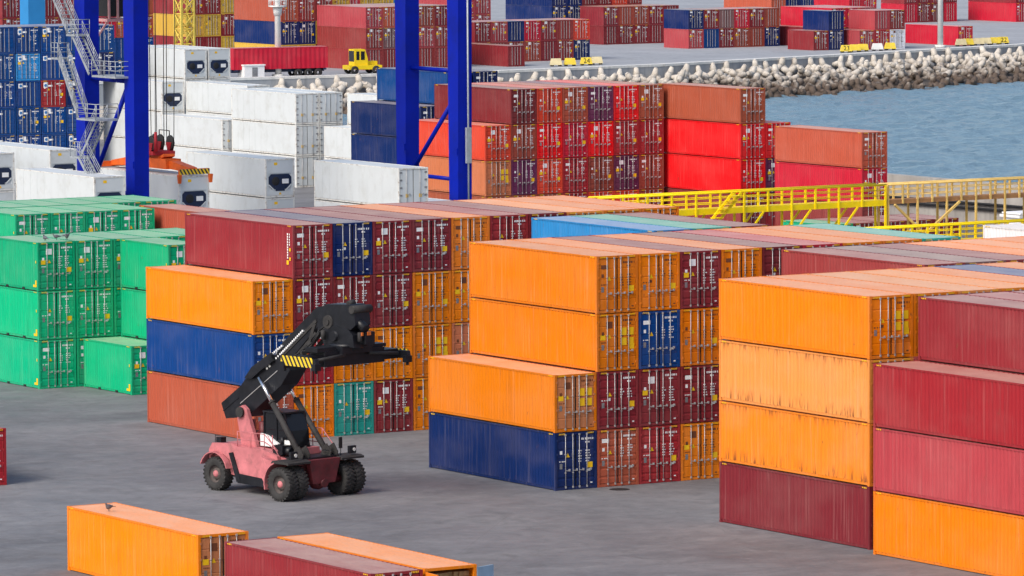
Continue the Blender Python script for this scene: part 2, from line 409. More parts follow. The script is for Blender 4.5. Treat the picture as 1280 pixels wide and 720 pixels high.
DRYSPEC = {'hc40': (12.192, HC), 'hc20': (6.058, HC), 'std40': (12.192, 2.585), 'std20': (6.058, 2.585)}
CNT = [0]
def dry(spec, x, y, z, color, label, cat='container', group=None, rotz=0, detail=2, ink=None, sm=False, closed=True, doorcolor=None, rusty=False, logo=False):
    """x,y = near left corner of the door end; doors face -Y"""
    L, H = DRYSPEC[spec]; CNT[0] += 1; k = CNT[0]; r = random.Random(k)
    name = 'shipping_container' if L > 7 else 'short_shipping_container'
    c, s = math.cos(rotz), math.sin(rotz)
    cx, cy = x + c*W/2 - s*0, y + s*W/2
    vary = lambda f: tuple(max(0, min(1, q*f*r.uniform(.95, 1.05))) for q in color)
    color = vary(r.uniform(.88, 1.1))
    if ink is None: ink = color[0] > .5 and color[1] > .12
    if detail == 1:
        t = thing(name, label, cat, (cx, cy, z), rotz, group)
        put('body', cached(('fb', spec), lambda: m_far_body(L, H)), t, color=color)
        for sd in (0, 1):
            d = put('door', cached(('fd', spec, sd, k % 2), lambda: m_door(H, sd, k % 2, True)), t, color=color)
            if logo and sd == 0: put('logo_plate', cached(('lg',), m_logo), d, kind='stuff')
            if k % 3: put('lettering', cached(('mk', H, sd, k % 6, ink), lambda: m_marks(H, sd, k % 6, ink)), d, kind='stuff')
        return t
    t = thing(name, label, cat, (cx, cy, z), rotz, group)
    put('frame', cached(('fr', spec), lambda: m_frame(L, H)), t, color=tuple(q*.9 for q in color))
    put('side_panel', cached(('sd', spec, -1), lambda: m_side(L, H, -1)) if not rusty else cached(('sdr', spec), lambda: m_side(L, H, -1, 'rusty')), t, color=color)
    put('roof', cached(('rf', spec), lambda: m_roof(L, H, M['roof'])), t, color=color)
    if detail == 0: return t
    put('side_panel', cached(('sd', spec, 1), lambda: m_side(L, H, 1)), t, color=color)
    put('end_wall', cached(('en', spec), lambda: m_end(L, H)), t, color=color)
    put('height_mark', cached(('cm', spec), lambda: m_corner_marks(L, H)), t, kind='stuff')
    if closed:
        st = r.choice((0, 1, 2)) if not ink else 1
        for sd in (0, 1):
            d = put('door', cached(('dr', spec, sd, st), lambda: m_door(H, sd, st)), t, color=doorcolor or color)
            for bx in BARX[sd]: put('locking_bar', cached(('br', H), lambda: m_bar(H)), d, loc=(bx, 0, 0))
            put('lettering', cached(('mk', H, sd, k % 6, ink), lambda: m_marks(H, sd, k % 6, ink)), d, kind='stuff')
            if sd and ink and r.random() < .35: put('weight_panel', cached(('yp', H), lambda: m_yellow_panel(H)), d, kind='stuff')
    if spec == 'hc20' and detail == 2 and color[1] > color[0]:
        for yy in (1.95, 4.1): put('fork_pocket', cached(('fp',), m_pocket), t, loc=(0, yy, 0))
        put('corner_decal', cached(('ld',), m_ldecal), t, kind='stuff')
    if sm: put('side_lettering', cached(('sm', spec, 1), lambda: m_side_marks(L, H, 1)), t, kind='stuff')
    return t
def reefer(x, y, z, label, unit=True, group=None, H=HC):
    L = 12.192; CNT[0] += 1
    t = thing('refrigerated_container', label, 'container', (x+W/2, y, z), 0, group)
    f = cached(('rfr', H), lambda: m_frame(L, H).copy())
    f.materials[0] = M['reefer_frame']
    put('frame', f, t)
    for sx in (-1, 1): put('side_panel', cached(('rs', sx, H), lambda: m_smooth_side(L, H, sx)), t)
    put('roof', cached(('rrf', H), lambda: m_roof(L, H, M['reefer'], False)), t)
    e = cached(('ren', H), lambda: m_end(L, H).copy()); e.materials[0] = M['reefer']; put('end_wall', e, t)
    if unit:
        p = put('end_panel', cached(('re', H), lambda: m_reefer_end(H)), t)
        u = put('refrigeration_unit', cached(('ru', H), lambda: m_unit(H)), t)
        put('fan', cached(('rfn', H), lambda: m_unit_fan(H)), u); put('control_panel', cached(('rcp', H), lambda: m_unit_panel(H)), u)
    else:
        for sd in (0, 1):
            d = put('door', cached(('rd', H, sd), lambda: m_reefer_door(H, sd)), t)
            for bx in ((-.55,), (.55,))[sd]: put('locking_bar', cached(('br', H), lambda: m_bar(H)), d, loc=(bx, 0, 0))
    return t

# ---------------------------------------------------------------- colours of the paint (linear)
C = dict(orange=(.80, .20, .0), lorange=(.80, .275, .06), forange=(.79, .215, .012), maroon=(.225, .020, .028), dmaroon=(.185, .018, .025),
         rose=(.36, .048, .06), red=(.34, .018, .026), crimson=(.52, .012, .035), bright=(.72, .006, .010), terra=(.42, .085, .045), brown=(.36, .085, .045),
         salmon=(.56, .17, .075), navy=(.001, .016, .105), blue=(.0, .048, .215), sky=(.02, .23, .55), green=(.0, .40, .185), teal=(.02, .36, .29),
         purple=(.13, .022, .075), vermil=(.66, .055, .025), rust=(.30, .055, .035), grey=(.22, .11, .11), yellow=(.58, .36, .05), white=(.72, .73, .72), brick=(.26, .035, .035), cream=(.62, .48, .24), tan=(.50, .18, .07))
CN = dict(orange='orange', lorange='pale orange', forange='faded orange', maroon='maroon', dmaroon='dark maroon', rose='rose red', red='dark red', crimson='crimson',
          bright='bright red', terra='terracotta', brown='rusty brown', salmon='salmon', navy='navy blue', blue='blue', sky='sky blue', green='green', teal='teal',
          purple='purple', vermil='orange red', rust='rust red', grey='greyish maroon', yellow='mustard yellow', white='white', brick='brick red', cream='cream')
ORD = 'first second third fourth fifth sixth seventh eighth ninth tenth eleventh twelfth'.split()
TIER = 'bottom second third fourth fifth sixth'.split()
HS = 2.8814
def block(spec, X0, Y, cols, desc, group, p=2.478, hs=HS, z0=0., detail=2, start=0, rotz=0, sm=(), dc={}, rusty=(), logo=False):
    c_, s_ = math.cos(rotz), math.sin(rotz)
    for i, tiers in enumerate(cols):
        for k, cn in enumerate(tiers):
            if not cn or cn.startswith('-'): continue          # wholly hidden behind its neighbours
            dt = detail
            d = (i+start)*p
            dry(spec, X0+d*c_, Y+d*s_, z0+k*hs, C[cn], f'{CN[cn]} container, {TIER[k]} tier, {ORD[i]} column from yard end, {desc}', group=group, detail=dt, rotz=rotz, sm=(i, k) in sm, doorcolor=C[dc[(i, k)]] if (i, k) in dc else None, rusty=(i, k) in rusty, logo=logo)
# ---------------------------------------------------------------- ground, water, quay
def ground_material():
    mt, t, b = nodes('yard_asphalt')
    v = coords(t, rnd=False, world=True)
    big = noise(t, v, .055, 5, .6, .6); mid = noise(t, v, .35, 6, .65, .8); fine = noise(t, v, 5., 5, .7)
    streak = noise(t, coords(t, (.14, .34, 1), rnd=False, world=True), 1., 6, .7, .9)
    col = mix(t, ramp(t, big, .32, .68), (.10, .101, .11), (.205, .206, .217))
    col = mix(t, ramp(t, streak, .45, .75, 0, .45), col, (.26, .255, .255))
    col = mix(t, ramp(t, mid, .55, .75, 0, .55), col, (.072, .071, .076))
    col = mix(t, ramp(t, fine, .45, .8, 0, .3), col, (.25, .245, .245))
    med = noise(t, coords(t, (.6, .6, 1), rnd=False, world=True), 1.3, 7, .74, .6)
    col = mix(t, ramp(t, med, .48, .70, 0, .5), col, (.085, .085, .092)); col = mix(t, ramp(t, med, .30, .44, .4, 0), col, (.28, .277, .28))
    spots = noise(t, v, 1.3, 4, .75, .4)
    col = mix(t, ramp(t, spots, .66, .72, 0, .55), col, (.09, .085, .09))
    sp2 = noise(t, v, 3.4, 5, .8, .2); col = mix(t, ramp(t, sp2, .64, .69, 0, .5), col, (.085, .083, .09)); col = mix(t, ramp(t, sp2, .30, .26, 0, .6), col, (.5, .49, .48))
    vor = N(t, 'ShaderNodeTexVoronoi', feature='DISTANCE_TO_EDGE'); vor.inputs['Scale'].default_value = .085
    t.links.new(mix(t, .06, v, N(t, 'ShaderNodeTexNoise').outputs[1]), vor.inputs['Vector'])
    col = mix(t, ramp(t, vor.outputs['Distance'], 0., .003, .3, 0), col, (.07, .07, .075))
    t.links.new(col, b.inputs['Base Color'])
    t.links.new(ramp(t, mid, .3, .7, .62, .9), b.inputs['Roughness'])
    bump(t, b, fine, .35, .03)
    return mt
def concrete(name, a, c, scale=.4, stain=None):
    mt, t, b = nodes(name); v = coords(t, rnd=False, world=True)
    n = noise(t, v, scale, 6, .65); col = mix(t, ramp(t, n, .3, .7), a, c)
    st = noise(t, coords(t, (1.2, 1.2, .12), rnd=False, world=True), 1., 4, .65)
    col = mix(t, ramp(t, st, .5, .75, 0, .5), col, tuple(x*.45 for x in a))
    if stain:
        pos = N(t, 'ShaderNodeSeparateXYZ'); t.links.new(N(t, 'ShaderNodeNewGeometry').outputs['Position'], pos.inputs[0])
        ad = N(t, 'ShaderNodeMath', operation='ADD'); t.links.new(pos.outputs[2], ad.inputs[0]); t.links.new(ramp(t, noise(t, v, .5, 4, .6), .3, .7, -1.1, 1.1), ad.inputs[1])
        col = mix(t, ramp(t, ad.outputs[0], stain[0], stain[1], 1, 0), col, stain[2])
    t.links.new(col, b.inputs['Base Color']); b.inputs['Roughness'].default_value = .85; bump(t, b, n, .3, .05)
    return mt
M['ground'] = ground_material()
M['quay'] = concrete('quay_concrete', (.27, .285, .31), (.36, .375, .40), .12)
M['kerb'] = concrete('kerb_concrete', (.62, .61, .58), (.76, .75, .72), .8)
M['wallc'] = concrete('seawall_concrete', (.30, .28, .26), (.44, .42, .39), .3)
M['tetra'] = concrete('tetrapod_concrete', (.45, .40, .345), (.66, .61, .54), .6, (.1, 1.75, (.10, .072, .055)))
def slab(name, pts, z, mat, thick=0, kind='structure'):
    b = MB()
    if thick: b.prism(pts, 'z', z-thick, z)
    else: b.face([(x, y, z) for x, y in pts])
    o = b.build(name, mat); o['kind'] = kind; return o
slab('ground', [(-1500, -900), (126.3, -900), (126.3, 3000), (-1500, 3000)], 0, M['ground'])
mt, t, b = nodes('sea_water')
v = coords(t, (1, 1, 1), rnd=False, world=True)
b.inputs['Base Color'].default_value = (.15, .25, .32, 1); b.inputs['Roughness'].default_value = .22; b.inputs['IOR'].default_value = 1.33
wv = N(t, 'ShaderNodeMath', operation='ADD'); t.links.new(noise(t, coords(t, (.8, 1., 1), False, True), .75, 6, .7, .5), wv.inputs[0]); t.links.new(noise(t, v, .06, 3), wv.inputs[1])
bump(t, b, wv.outputs[0], .9, .55)
from mathutils import noise as mn
wb = MB(); dx = .95; X_0, Y_0, nx, ny = 126.0, 100.0, 225, 270
for j in range(ny+1):
    for i in range(nx+1):
        x, y = X_0+i*dx, Y_0+j*dx
        z = .30*mn.noise(Vector((x*.16+y*.05, y*.30, 0))) +  .34*mn.noise(Vector((x*.42, y*.62+x*.1, 3.))) + .11*mn.noise(Vector((x*1.0, y*1.1, 9.)))
        wb.v.append((x, y, -1.0+z*(1 if 0 < i < nx and 0 < j < ny else 0)))
for j in range(ny):
    for i in range(nx):
        k = j*(nx+1)+i; wb.f.append((k, k+1, k+nx+2, k+nx+1)); wb.m.append(0); wb.sm.append(True)
x1_, y1_ = X_0+nx*dx, Y_0+ny*dx
for q_ in (((126, -900), (4000, -900), (4000, 100), (126, 100)), ((x1_, 100), (4000, 100), (4000, 3000), (x1_, 3000)), ((126, y1_), (x1_, y1_), (x1_, 3000), (126, 3000))): wb.face([(a_, c_, -1.0) for a_, c_ in q_])
o = put('sea', wb.mesh('sea', [mt], fix=False), kind='structure')
QE = [(150, 346.5), (182, 343.5), (206, 341.5), (232, 344.5), (262, 353), (304, 366), (380, 392), (900, 560)]
slab('quay', QE + [(900, 3000), (126.3, 3000), (126.3, 346.5)], 3.0, M['quay'], 4.5)
kb = MB()
for (x0, y0), (x1, y1) in zip(QE, QE[1:]): kb.bar((x0, y0+.7, 3.15), (x1, y1+.7, 3.15), 1.5, .3)
o = kb.build('quay_kerb', M['kerb']); o['kind'] = 'structure'
# seawall along the yard's outer edge
b = MB(); b.prism([(125.4, -2.0), (126.25, -2.0), (126.25, 3.5), (125.4, 3.5)], 'y', 20, 330)
for k in range(22): b.box(125.33, 125.4, 24+k*14, 24.12+k*14, 0, 3.4)
tag(b.build('seawall', M['wallc']), 'long bare concrete seawall between yard and sea', 'wall')

# ---------------------------------------------------------------- container blocks of the near yard (door plane faces -Y)
G = 'stacked shipping containers in the yard'
block('hc40', -.75, -40.26, [['orange', 'rose', 'red'], ['-maroon', 'maroon', 'maroon', 'maroon'], ['-maroon', '-maroon', '-maroon', 'rose'], ['-maroon', '-maroon', '-maroon', 'maroon']], 'block of maroon and rose sides', G)
block('hc40', -.05, -26.8, [['dmaroon', 'forange', 'lorange', 'orange'], ['-orange', '-orange', '-maroon', 'orange'], ['-orange', '-maroon', '-orange', 'lorange'], ['-orange', '-orange', '-orange', 'forange'],
      ['-maroon', '-orange', '-orange', 'orange'], ['-orange', '-maroon', '-maroon', 'blue'], ['-orange', '-orange', '-orange', 'orange']], 'block with tall orange corner stack', G, rusty={(0, 1), (0, 2)})
block('hc40', 12.5, -13.7, [['-maroon', '-maroon', 'brick', 'brick'], ['-maroon', '-orange', '-maroon', 'grey'], ['-maroon', '-maroon', '-maroon', 'maroon'], ['-orange', '-orange', '-orange', 'orange'],
      ['-orange', '-orange', '-orange', 'lorange'], ['-maroon', '-orange', '-orange', 'orange'], ['-maroon', '-maroon', '-maroon', 'forange']], 'short bay with brick red end', G)
block('hc40', 0, 0, [['navy', 'orange'], ['terra', 'maroon', 'orange', 'orange'], ['red', 'maroon', 'blue', 'orange'], ['orange', 'maroon', 'orange', 'maroon'], ['-maroon', '-orange', '-maroon', 'orange'],
      ['-orange', '-orange', '-maroon', 'dmaroon'], ['-orange', '-maroon', '-maroon', 'crimson'], ['-maroon', '-orange', '-orange', 'orange'], ['-orange', '-orange', '-maroon', 'forange'], ['-teal', '-orange', '-teal', 'teal']],
      'block with navy-orange end pair', G, dc={(0, 1): 'tan'})
block('hc40', 14.3, 12.95, [['-blue', '-navy', '-blue', 'sky'], ['-teal', '-maroon', '-teal', 'teal'], ['-maroon', '-maroon', '-maroon', 'maroon']], 'bay with sky blue end', G)
block('hc40', -1.74, 27.5, [['terra', 'blue', 'orange'], ['orange', 'red', 'maroon', 'maroon'], ['teal', 'orange', 'maroon', 'navy'], ['maroon', 'orange', 'maroon', 'maroon'], ['orange', 'orange', 'orange', 'dmaroon'],
      ['-maroon', 'salmon', 'orange', 'forange'], ['-orange', '-maroon', '-maroon', 'red'], ['-maroon', '-maroon', '-orange', 'maroon'], ['-orange', '-orange', '-orange', 'lorange'],
      ['-orange', '-maroon', '-orange', 'forange'], ['-orange', '-maroon', '-orange', 'orange']], 'block behind the reach stacker', G, sm={(1, 3)})
# green twenty-foot blocks
G2 = 'green containers in the yard'
block('hc20', 1.4, 59.15, [['green']*3, ['green', 'green', 'green'], ['green', 'green', 'green'], ['-green', '-green', 'green'], ['-green', '-green', 'green']], 'near green block', G2, p=2.5)
block('hc20', 4.25, 52.95, [['green'], ['green', 'green', 'green']], 'green pair before the block', G2, p=2.5)
block('hc20', 10.9, 81.1, [['-green', '-green', 'green']]*4, 'rear green block, front bay', G2)
block('hc20', 10.9, 87.4, [['-green', '-green', 'green']]*6, 'rear green block, back bay', G2)
dry('hc40', 21.4, 72.2, 2*HS, C['terra'], 'terracotta container with pale roof, third tier beside the rear green block', group=G)
# single containers on the open asphalt
dry('hc40', -33.29, -24.63, 0, C['orange'], 'single orange container on the asphalt with a pigeon on its roof', detail=2, doorcolor=C['tan'])
dry('hc40', -33.35, -39.25, 0, C['maroon'], 'maroon container side by side with the open orange container', detail=2)
OPENC = dry('hc40', -30.72, -39.1, 0, C['orange'], 'orange container standing open with stacked timber inside', detail=2, closed=False)
dry('hc40', -23.75, 17.7, 0, C['red'], 'lone dark red container on the asphalt facing the green block', detail=2)
# red block near the sea
block('hc40', 88.4, 151.5, [['brown', 'salmon', 'vermil'], ['rust', 'purple', 'rust', 'dmaroon'], ['rust', 'vermil', 'bright', 'vermil'], ['red', 'red', 'crimson', 'terra'], ['vermil', 'rust', 'bright', 'purple'],
      ['vermil', 'purple', 'red', 'bright'], ['rust', 'rust', 'red', 'brown']], 'red block behind yellow walkway', G)
block('hc40', 106.2, 140.9, [['brick', 'bright', 'bright', 'terra'], ['red', 'purple', 'bright']], 'stack before the red block', G)
block('hc40', 107.0, 125.0, [['brick', 'crimson', 'terra']], 'stack beside the concrete seawall', G)
block('hc40', 100.2, 181.6, [['navy', 'navy', 'navy'], ['-navy', '-navy', 'navy', 'blue'], ['-navy', '-navy', '-navy', 'navy']], 'navy block behind the crane', G, p=2.7)
dry('hc40', 30.6, -6.2, 3*HS, C['white'], 'white container, top tier, in front of the yellow walkway', group=G)
# ---------------------------------------------------------------- refrigerated containers under the crane
RG = 'white refrigerated containers'
def rstack(x, y, n, desc, units, lows=0):
    for k in range(lows, n): reefer(x, y, k*HS, f'white refrigerated container, {TIER[k]} tier, {desc}', units[k], RG)
rstack(54.3, 107.4, 3, 'stack ahead of the crane with doors outward', (False,)*3)
rstack(52.0, 122.7, 3, 'unit-end stack between the crane legs', (True, True, True))
rstack(32.3, 111.8, 3, 'stack outside the stair leg of the crane', (True,)*3)
rstack(44.6, 142.9, 3, 'orange-cornered stack behind the stair leg', (True,)*3)
rstack(38.6, 141.7, 3, 'stack beside the blue container wall', (True,)*3)
rstack(108.9, 241.0, 4, 'tallest reefer stack, first column', (True,)*4)
rstack(111.5, 241.0, 4, 'tallest reefer stack, second column', (True,)*4)
rstack(104.5, 237.5, 3, 'stack in front of the tallest reefers', (True,)*3)
rstack(107.1, 225.3, 3, 'stack beyond the hoist ropes', (True,)*3)
rstack(102.2, 221.3, 2, 'two-high stack under the hoist ropes', (False,)*2)
rstack(103.1, 208.9, 3, 'door-end stack facing out, first column', (False,)*3)
rstack(105.6, 208.9, 3, 'door-end stack facing out, second column', (False,)*3)
rstack(104.3, 193.6, 2, 'low stack behind the navy block', (False,)*2)
rstack(107.2, 194.4, 3, 'high stack behind the navy block', (False,)*3)
rstack(57.1, 106.6, 2, 'low stack at the crane foot', (False,)*2)
rstack(59.7, 106.6, 2, 'second low stack at the crane foot', (False,)*2)
# ---------------------------------------------------------------- blue container wall (turned a little) on its plinth
b = MB(); b.box(0, 22, -.3, 6.4, 0, .75); o = b.build('concrete_plinth', M['wallc']); o.location = (80.6, 250.6, 0); o.rotation_euler = (0, 0, -.17); tag(o, 'low concrete plinth under the blue container wall', 'plinth')
BW = [['terra', 'blue', 'blue', 'blue', 'blue'], ['-blue', 'blue', 'blue', 'blue', 'blue'], ['blue', 'blue', 'blue', 'blue', 'blue'], ['blue', 'blue', 'blue', 'sky', 'blue'], ['blue', 'blue', 'red', 'blue', 'blue'], ['blue', 'blue', 'navy', 'blue', 'blue'], ['-blue', '-blue', '-blue', 'navy', 'blue']]
block('std20', 87.0, 249.8, BW, 'blue container wall', 'blue container wall behind the stairs', p=2.52, hs=2.62, z0=.76, detail=1, rotz=-.17, logo=True)
# ---------------------------------------------------------------- reach stacker
M['pink'] = solid('faded_pink_red_paint', (.52, .165, .18), .6, 0, .22, 1.2, (.20, .09, .085, .6))
M['pinkdark'] = solid('dirty_red_paint', (.13, .022, .028), .5, 0, .3, 1.5, (.04, .03, .03, .7))
M['boom'] = solid('black_boom_paint', (.009, .010, .014), .4, 0, .35, 1.5, (.035, .035, .04, .3))
M['deck'] = solid('dusty_deck_plate', (.034, .032, .032), .75, 0, .3, 2.5)
M['tyre'] = solid('tyre_rubber', (.034, .033, .033), .85, 0, .3, 3)
M['chrome'] = solid('chrome_rod', (.85, .86, .88), .16, 1., .04, 2)
M['glass'] = solid('dark_cab_glass', (.012, .013, .016), .08, 0, .1, 1)
M['lamp'] = solid('lamp_lens', (.75, .74, .70), .2, 0, .05, 2)
def hazard(name, axis, c1=(.80, .55, .02), c2=(.015, .015, .017), sc=7.):
    mt, t, b = nodes(name)
    sep = N(t, 'ShaderNodeSeparateXYZ'); t.links.new(N(t, 'ShaderNodeTexCoord').outputs['Object'], sep.inputs[0])
    ad = N(t, 'ShaderNodeMath', operation='ADD'); t.links.new(sep.outputs[axis], ad.inputs[0])
    ml = N(t, 'ShaderNodeMath', operation='MULTIPLY'); ml.inputs[1].default_value = .6; t.links.new(sep.outputs[2], ml.inputs[0]); t.links.new(ml.outputs[0], ad.inputs[1])
    mm = N(t, 'ShaderNodeMath', operation='MULTIPLY'); mm.inputs[1].default_value = sc/2; t.links.new(ad.outputs[0], mm.inputs[0])
    fr = N(t, 'ShaderNodeMath', operation='FRACT'); t.links.new(mm.outputs[0], fr.inputs[0])
    gt = N(t, 'ShaderNodeMath', operation='GREATER_THAN'); gt.inputs[1].default_value = .5; t.links.new(fr.outputs[0], gt.inputs[0])
    col = mix(t, gt.outputs[0], c1, c2)
    col = mix(t, ramp(t, noise(t, coords(t), 4., 4, .7), .5, .75, 0, .5), col, (.12, .10, .07))
    t.links.new(col, b.inputs['Base Color']); b.inputs['Roughness'].default_value = .6
    return mt
M['hazY'] = hazard('hazard_stripes_lengthwise', 1)
M['hazX'] = hazard('hazard_stripes_crosswise', 0)
RS = thing('reach_stacker', 'black and faded pink reach stacker with its boom raised on open asphalt', 'reach stacker', (-10.97, 4.5, 0), math.pi+.2147)
def P(l, s, z): return (-l, s, z)
def sp(mb, pts, l0, l1, m=0): mb.prism(pts, 'x', -l1, -l0, m)      # polygon in (s,z) pulled across the width
def wheel_mesh(Rr, wd):
    b = MB(); h = wd/2
    b.lathe(((.44, -h*.82), (.58, -h), (Rr*.84, -h), (Rr*.95, -h*.86), (Rr*.97, -h*.3), (Rr*.97, h*.3), (Rr*.95, h*.86), (Rr*.84, h), (.58, h), (.44, h*.82)), 'x', (0, 0, 0), 36)
    for k in range(26):
        a = 2*math.pi*k/26
        for sd in (-1, 1):
            a2 = a + (math.pi/26 if sd > 0 else 0); c, s_ = math.cos(a2), math.sin(a2)
            p = Vector((sd*h*.05, Rr*.965*c, Rr*.965*s_)); q = Vector((sd*h*.97, Rr*.955*math.cos(a2+.14), Rr*.955*math.sin(a2+.14)))
            b.bar(p, q, .085, .075, up=(0, c, s_))
    return b.mesh('wheel', [M['tyre']])
def rim_mesh(Rr):
    b = MB()
    b.lathe(((.47, .24), (.45, .16), (.40, .10), (.30, .06), (.28, .14), (.20, .17), (.0, .18)), 'x', (0, 0, 0), 24)
    b.lathe(((.47, -.24), (.45, -.16), (.40, -.10), (.0, -.06)), 'x', (0, 0, 0), 24)
    for k in range(10):
        a = 2*math.pi*k/10; b.tube((.07, .34*math.cos(a), .34*math.sin(a)), (.11, .34*math.cos(a), .34*math.sin(a)), .025, 6)
    return b.mesh('rim', [M['rimp']])
M['rimp'] = solid('dusty_rim', (.085, .07, .066), .75, 0, .3, 3, (.05, .04, .038, .9))
wm = wheel_mesh(.84, .60); wr = rim_mesh(.84)
hb_ = MB(); hb_.lathe(((.0, .26), (.12, .25), (.17, .2), (.19, .12)), 'x', (0, 0, 0), 14); hubm = hb_.mesh('hub', [M['pink']])
for l, s in ((-2.22, 0), (-1.54, 0), (1.54, 0), (2.22, 0), (-1.38, -5.75), (1.38, -5.75)):
    wo = put('wheel', wm, RS, loc=P(l, s, .835)); wo.rotation_euler = (random.uniform(0, 6), 0, 0 if l < 0 else math.pi)
    put('rim', wr, wo); put('hub', hubm, wo)
# chassis: rear hull panels, counterweight, skirts
b = MB()
sp(b, [(-6.25, 1.5), (-6.3, 2.0), (-6.05, 2.35), (-4.55, 2.42), (-4.2, 2.3), (-2.25, 2.3), (-1.2, 2.05), (-1.1, 1.62), (-1.75, .95), (-1.95, .55), (-4.15, .62), (-4.75, 1.6), (-5.2, 1.84), (-5.9, 1.86), (-6.15, 1.72)], -1.52, -1.30)
sp(b, [(-6.25, 1.5), (-6.3, 2.0), (-6.05, 2.35), (-4.55, 2.42), (-4.2, 2.3), (-2.25, 2.3), (-1.2, 2.05), (-1.1, 1.62), (-1.75, .95), (-1.95, .55), (-4.15, .62), (-4.75, 1.6), (-5.2, 1.84), (-5.9, 1.86), (-6.15, 1.72)], 1.30, 1.52)
sp(b, [(-6.35, 1.1), (-6.35, 2.0), (-6.1, 2.3), (-4.6, 2.36), (-2.3, 2.24), (-1.2, 2.0), (-.3, 1.8), (-.3, .9), (-4.6, .8)], -1.28, 1.28)
hull = b.build('hull', M['pink'], RS)
b = MB(); sp(b, [(-4.72, 1.95), (-4.45, 2.0), (-3.85, .62), (-4.15, .55)], -1.60, -1.53); sp(b, [(-4.1, .5), (-4.1, .98), (-2.2, .86), (-1.9, .45)], -1.58, -1.53); sp(b, [(-4.1, .5), (-4.1, .98), (-2.2, .86), (-1.9, .45)], 1.53, 1.58)
b.build('skirt', M['boom'], hull)
b = MB(); b.box(*sorted((1.535, 1.545)), -2.0, -1.62, 1.35, 1.62); b.build('vent_grille', M['pinkdark'], hull)
# rear fender arches and front deck
for sd in (-1, 1):
    b = MB()
    for k in range(9):
        a0, a1 = RAD(15+k*16), RAD(15+(k+1)*16)
        f = lambda a, r: (-5.75+r*math.cos(a), .9+r*math.sin(a))
        sp(b, [f(a0, 1.0), f(a1, 1.0), f(a1, 1.06), f(a0, 1.06)], *sorted((sd*1.06, sd*1.74)))
    b.build('rear_fender', M['pink'], RS)
    b = MB(); sp(b, [(-.55, 1.86), (-.45, 1.97), (.5, 1.97), (.72, 1.90), (.70, 1.80), (.5, 1.84), (-.4, 1.84)], *sorted((sd*1.02, sd*2.5)))
    sp(b, [(-1.42, .72), (-1.32, .70), (-.98, 1.70), (-1.1, 1.80)], *sorted((sd*1.25, sd*2.0)))
    b.build('front_fender', M['deck'], RS)
for sd in (-1, 1):
    b = MB()
    for k in range(6):
        a0, a1 = RAD(108+k*15), RAD(108+(k+1)*15)
        f = lambda a, r: (r*math.cos(a), .84+r*math.sin(a))
        sp(b, [f(a0, 1.05), f(a1, 1.05), f(a1, 1.12), f(a0, 1.12)], *sorted((sd*1.2, sd*2.5)))
    b.build('wheel_arch', M['pink'], RS)
b = MB(); sp(b, [(-1.55, .55), (-1.45, .5), (-1.02, 1.72), (-1.18, 1.86), (-1.9, 2.0), (-1.9, 1.0)], -1.95, -1.53); b.build('fender_skirt', M['pink'], RS)
b = MB(); b.hexa([P(-.72, .32, .75), P(.72, .32, .75), P(.72, .55, .75), P(-.72, .55, .75), P(-1.02, .30, 1.93), P(1.02, .30, 1.93), P(1.02, .62, 1.93), P(-1.02, .62, 1.93)]); b.build('front_plate', M['pinkdark'], RS)
b = MB(); b.tube(P(-2.3, 0, .835), P(2.3, 0, .835), .2, 12); b.lathe(((.05, -.5), (.34, -.28), (.40, 0), (.34, .28), (.05, .5)), 'x', (0, .05, .78), 14); b.tube(P(0, .3, .78), P(0, .62, .74), .22, 12); b.build('front_axle', M['pinkdark'], RS)
b = MB(); b.tube(P(-1.4, -5.75, .835), P(1.4, -5.75, .835), .16, 10); b.box(-.5, .5, -6.0, -5.5, .6, 1.3); b.build('rear_axle', M['pinkdark'], RS)
# cab below the boom
b = MB(); sp(b, [(-3.15, 2.35), (-3.15, 3.9), (-2.9, 4.02), (-1.65, 4.0), (-1.25, 3.2), (-1.2, 2.35)], -.62, .62); cab = b.build('cab', M['glass'], RS)
b = MB(); b.box(-.68, .68, -3.2, -1.6, 4.02, 4.10)
for x in (-.64, .64):
    for s0, s1, z1 in ((-3.12, -3.12, 4.02), (-2.2, -2.2, 4.02), (-1.24, -1.62, 4.02)): b.bar((x, s0, 2.35), (x, s1, z1), .07, .07)
b.build('cab_frame', M['boom'], cab)
b = MB(); b.prism([(-3.25, 2.36), (-3.25, 2.98), (-2.75, 2.9), (-1.95, 2.55), (-1.95, 2.36)], 'x', .66, .80); b.build('white_side_panel', M['white'], cab)
b = MB(); b.box(.66, .76, -1.6, -1.1, 2.35, 2.75); b.build('white_front_panel', M['white'], cab)
# boom cradle
for l0, l1 in ((-.98, -.78), (.78, .98)):
    b = MB(); sp(b, [(-4.45, 2.3), (-4.75, 3.6), (-4.72, 4.15), (-4.35, 4.3), (-4.05, 4.1), (-3.3, 2.3)], l0, l1); b.build('boom_cradle', M['pink'], RS)
b = MB(); b.tube(P(-1.1, -4.45, 3.95), P(1.1, -4.45, 3.95), .17, 12); b.tube(P(-1.02, -4.45, 3.95), P(-1.14, -4.45, 3.95), .26, 12); b.build('boom_pivot', M['deck'], RS)
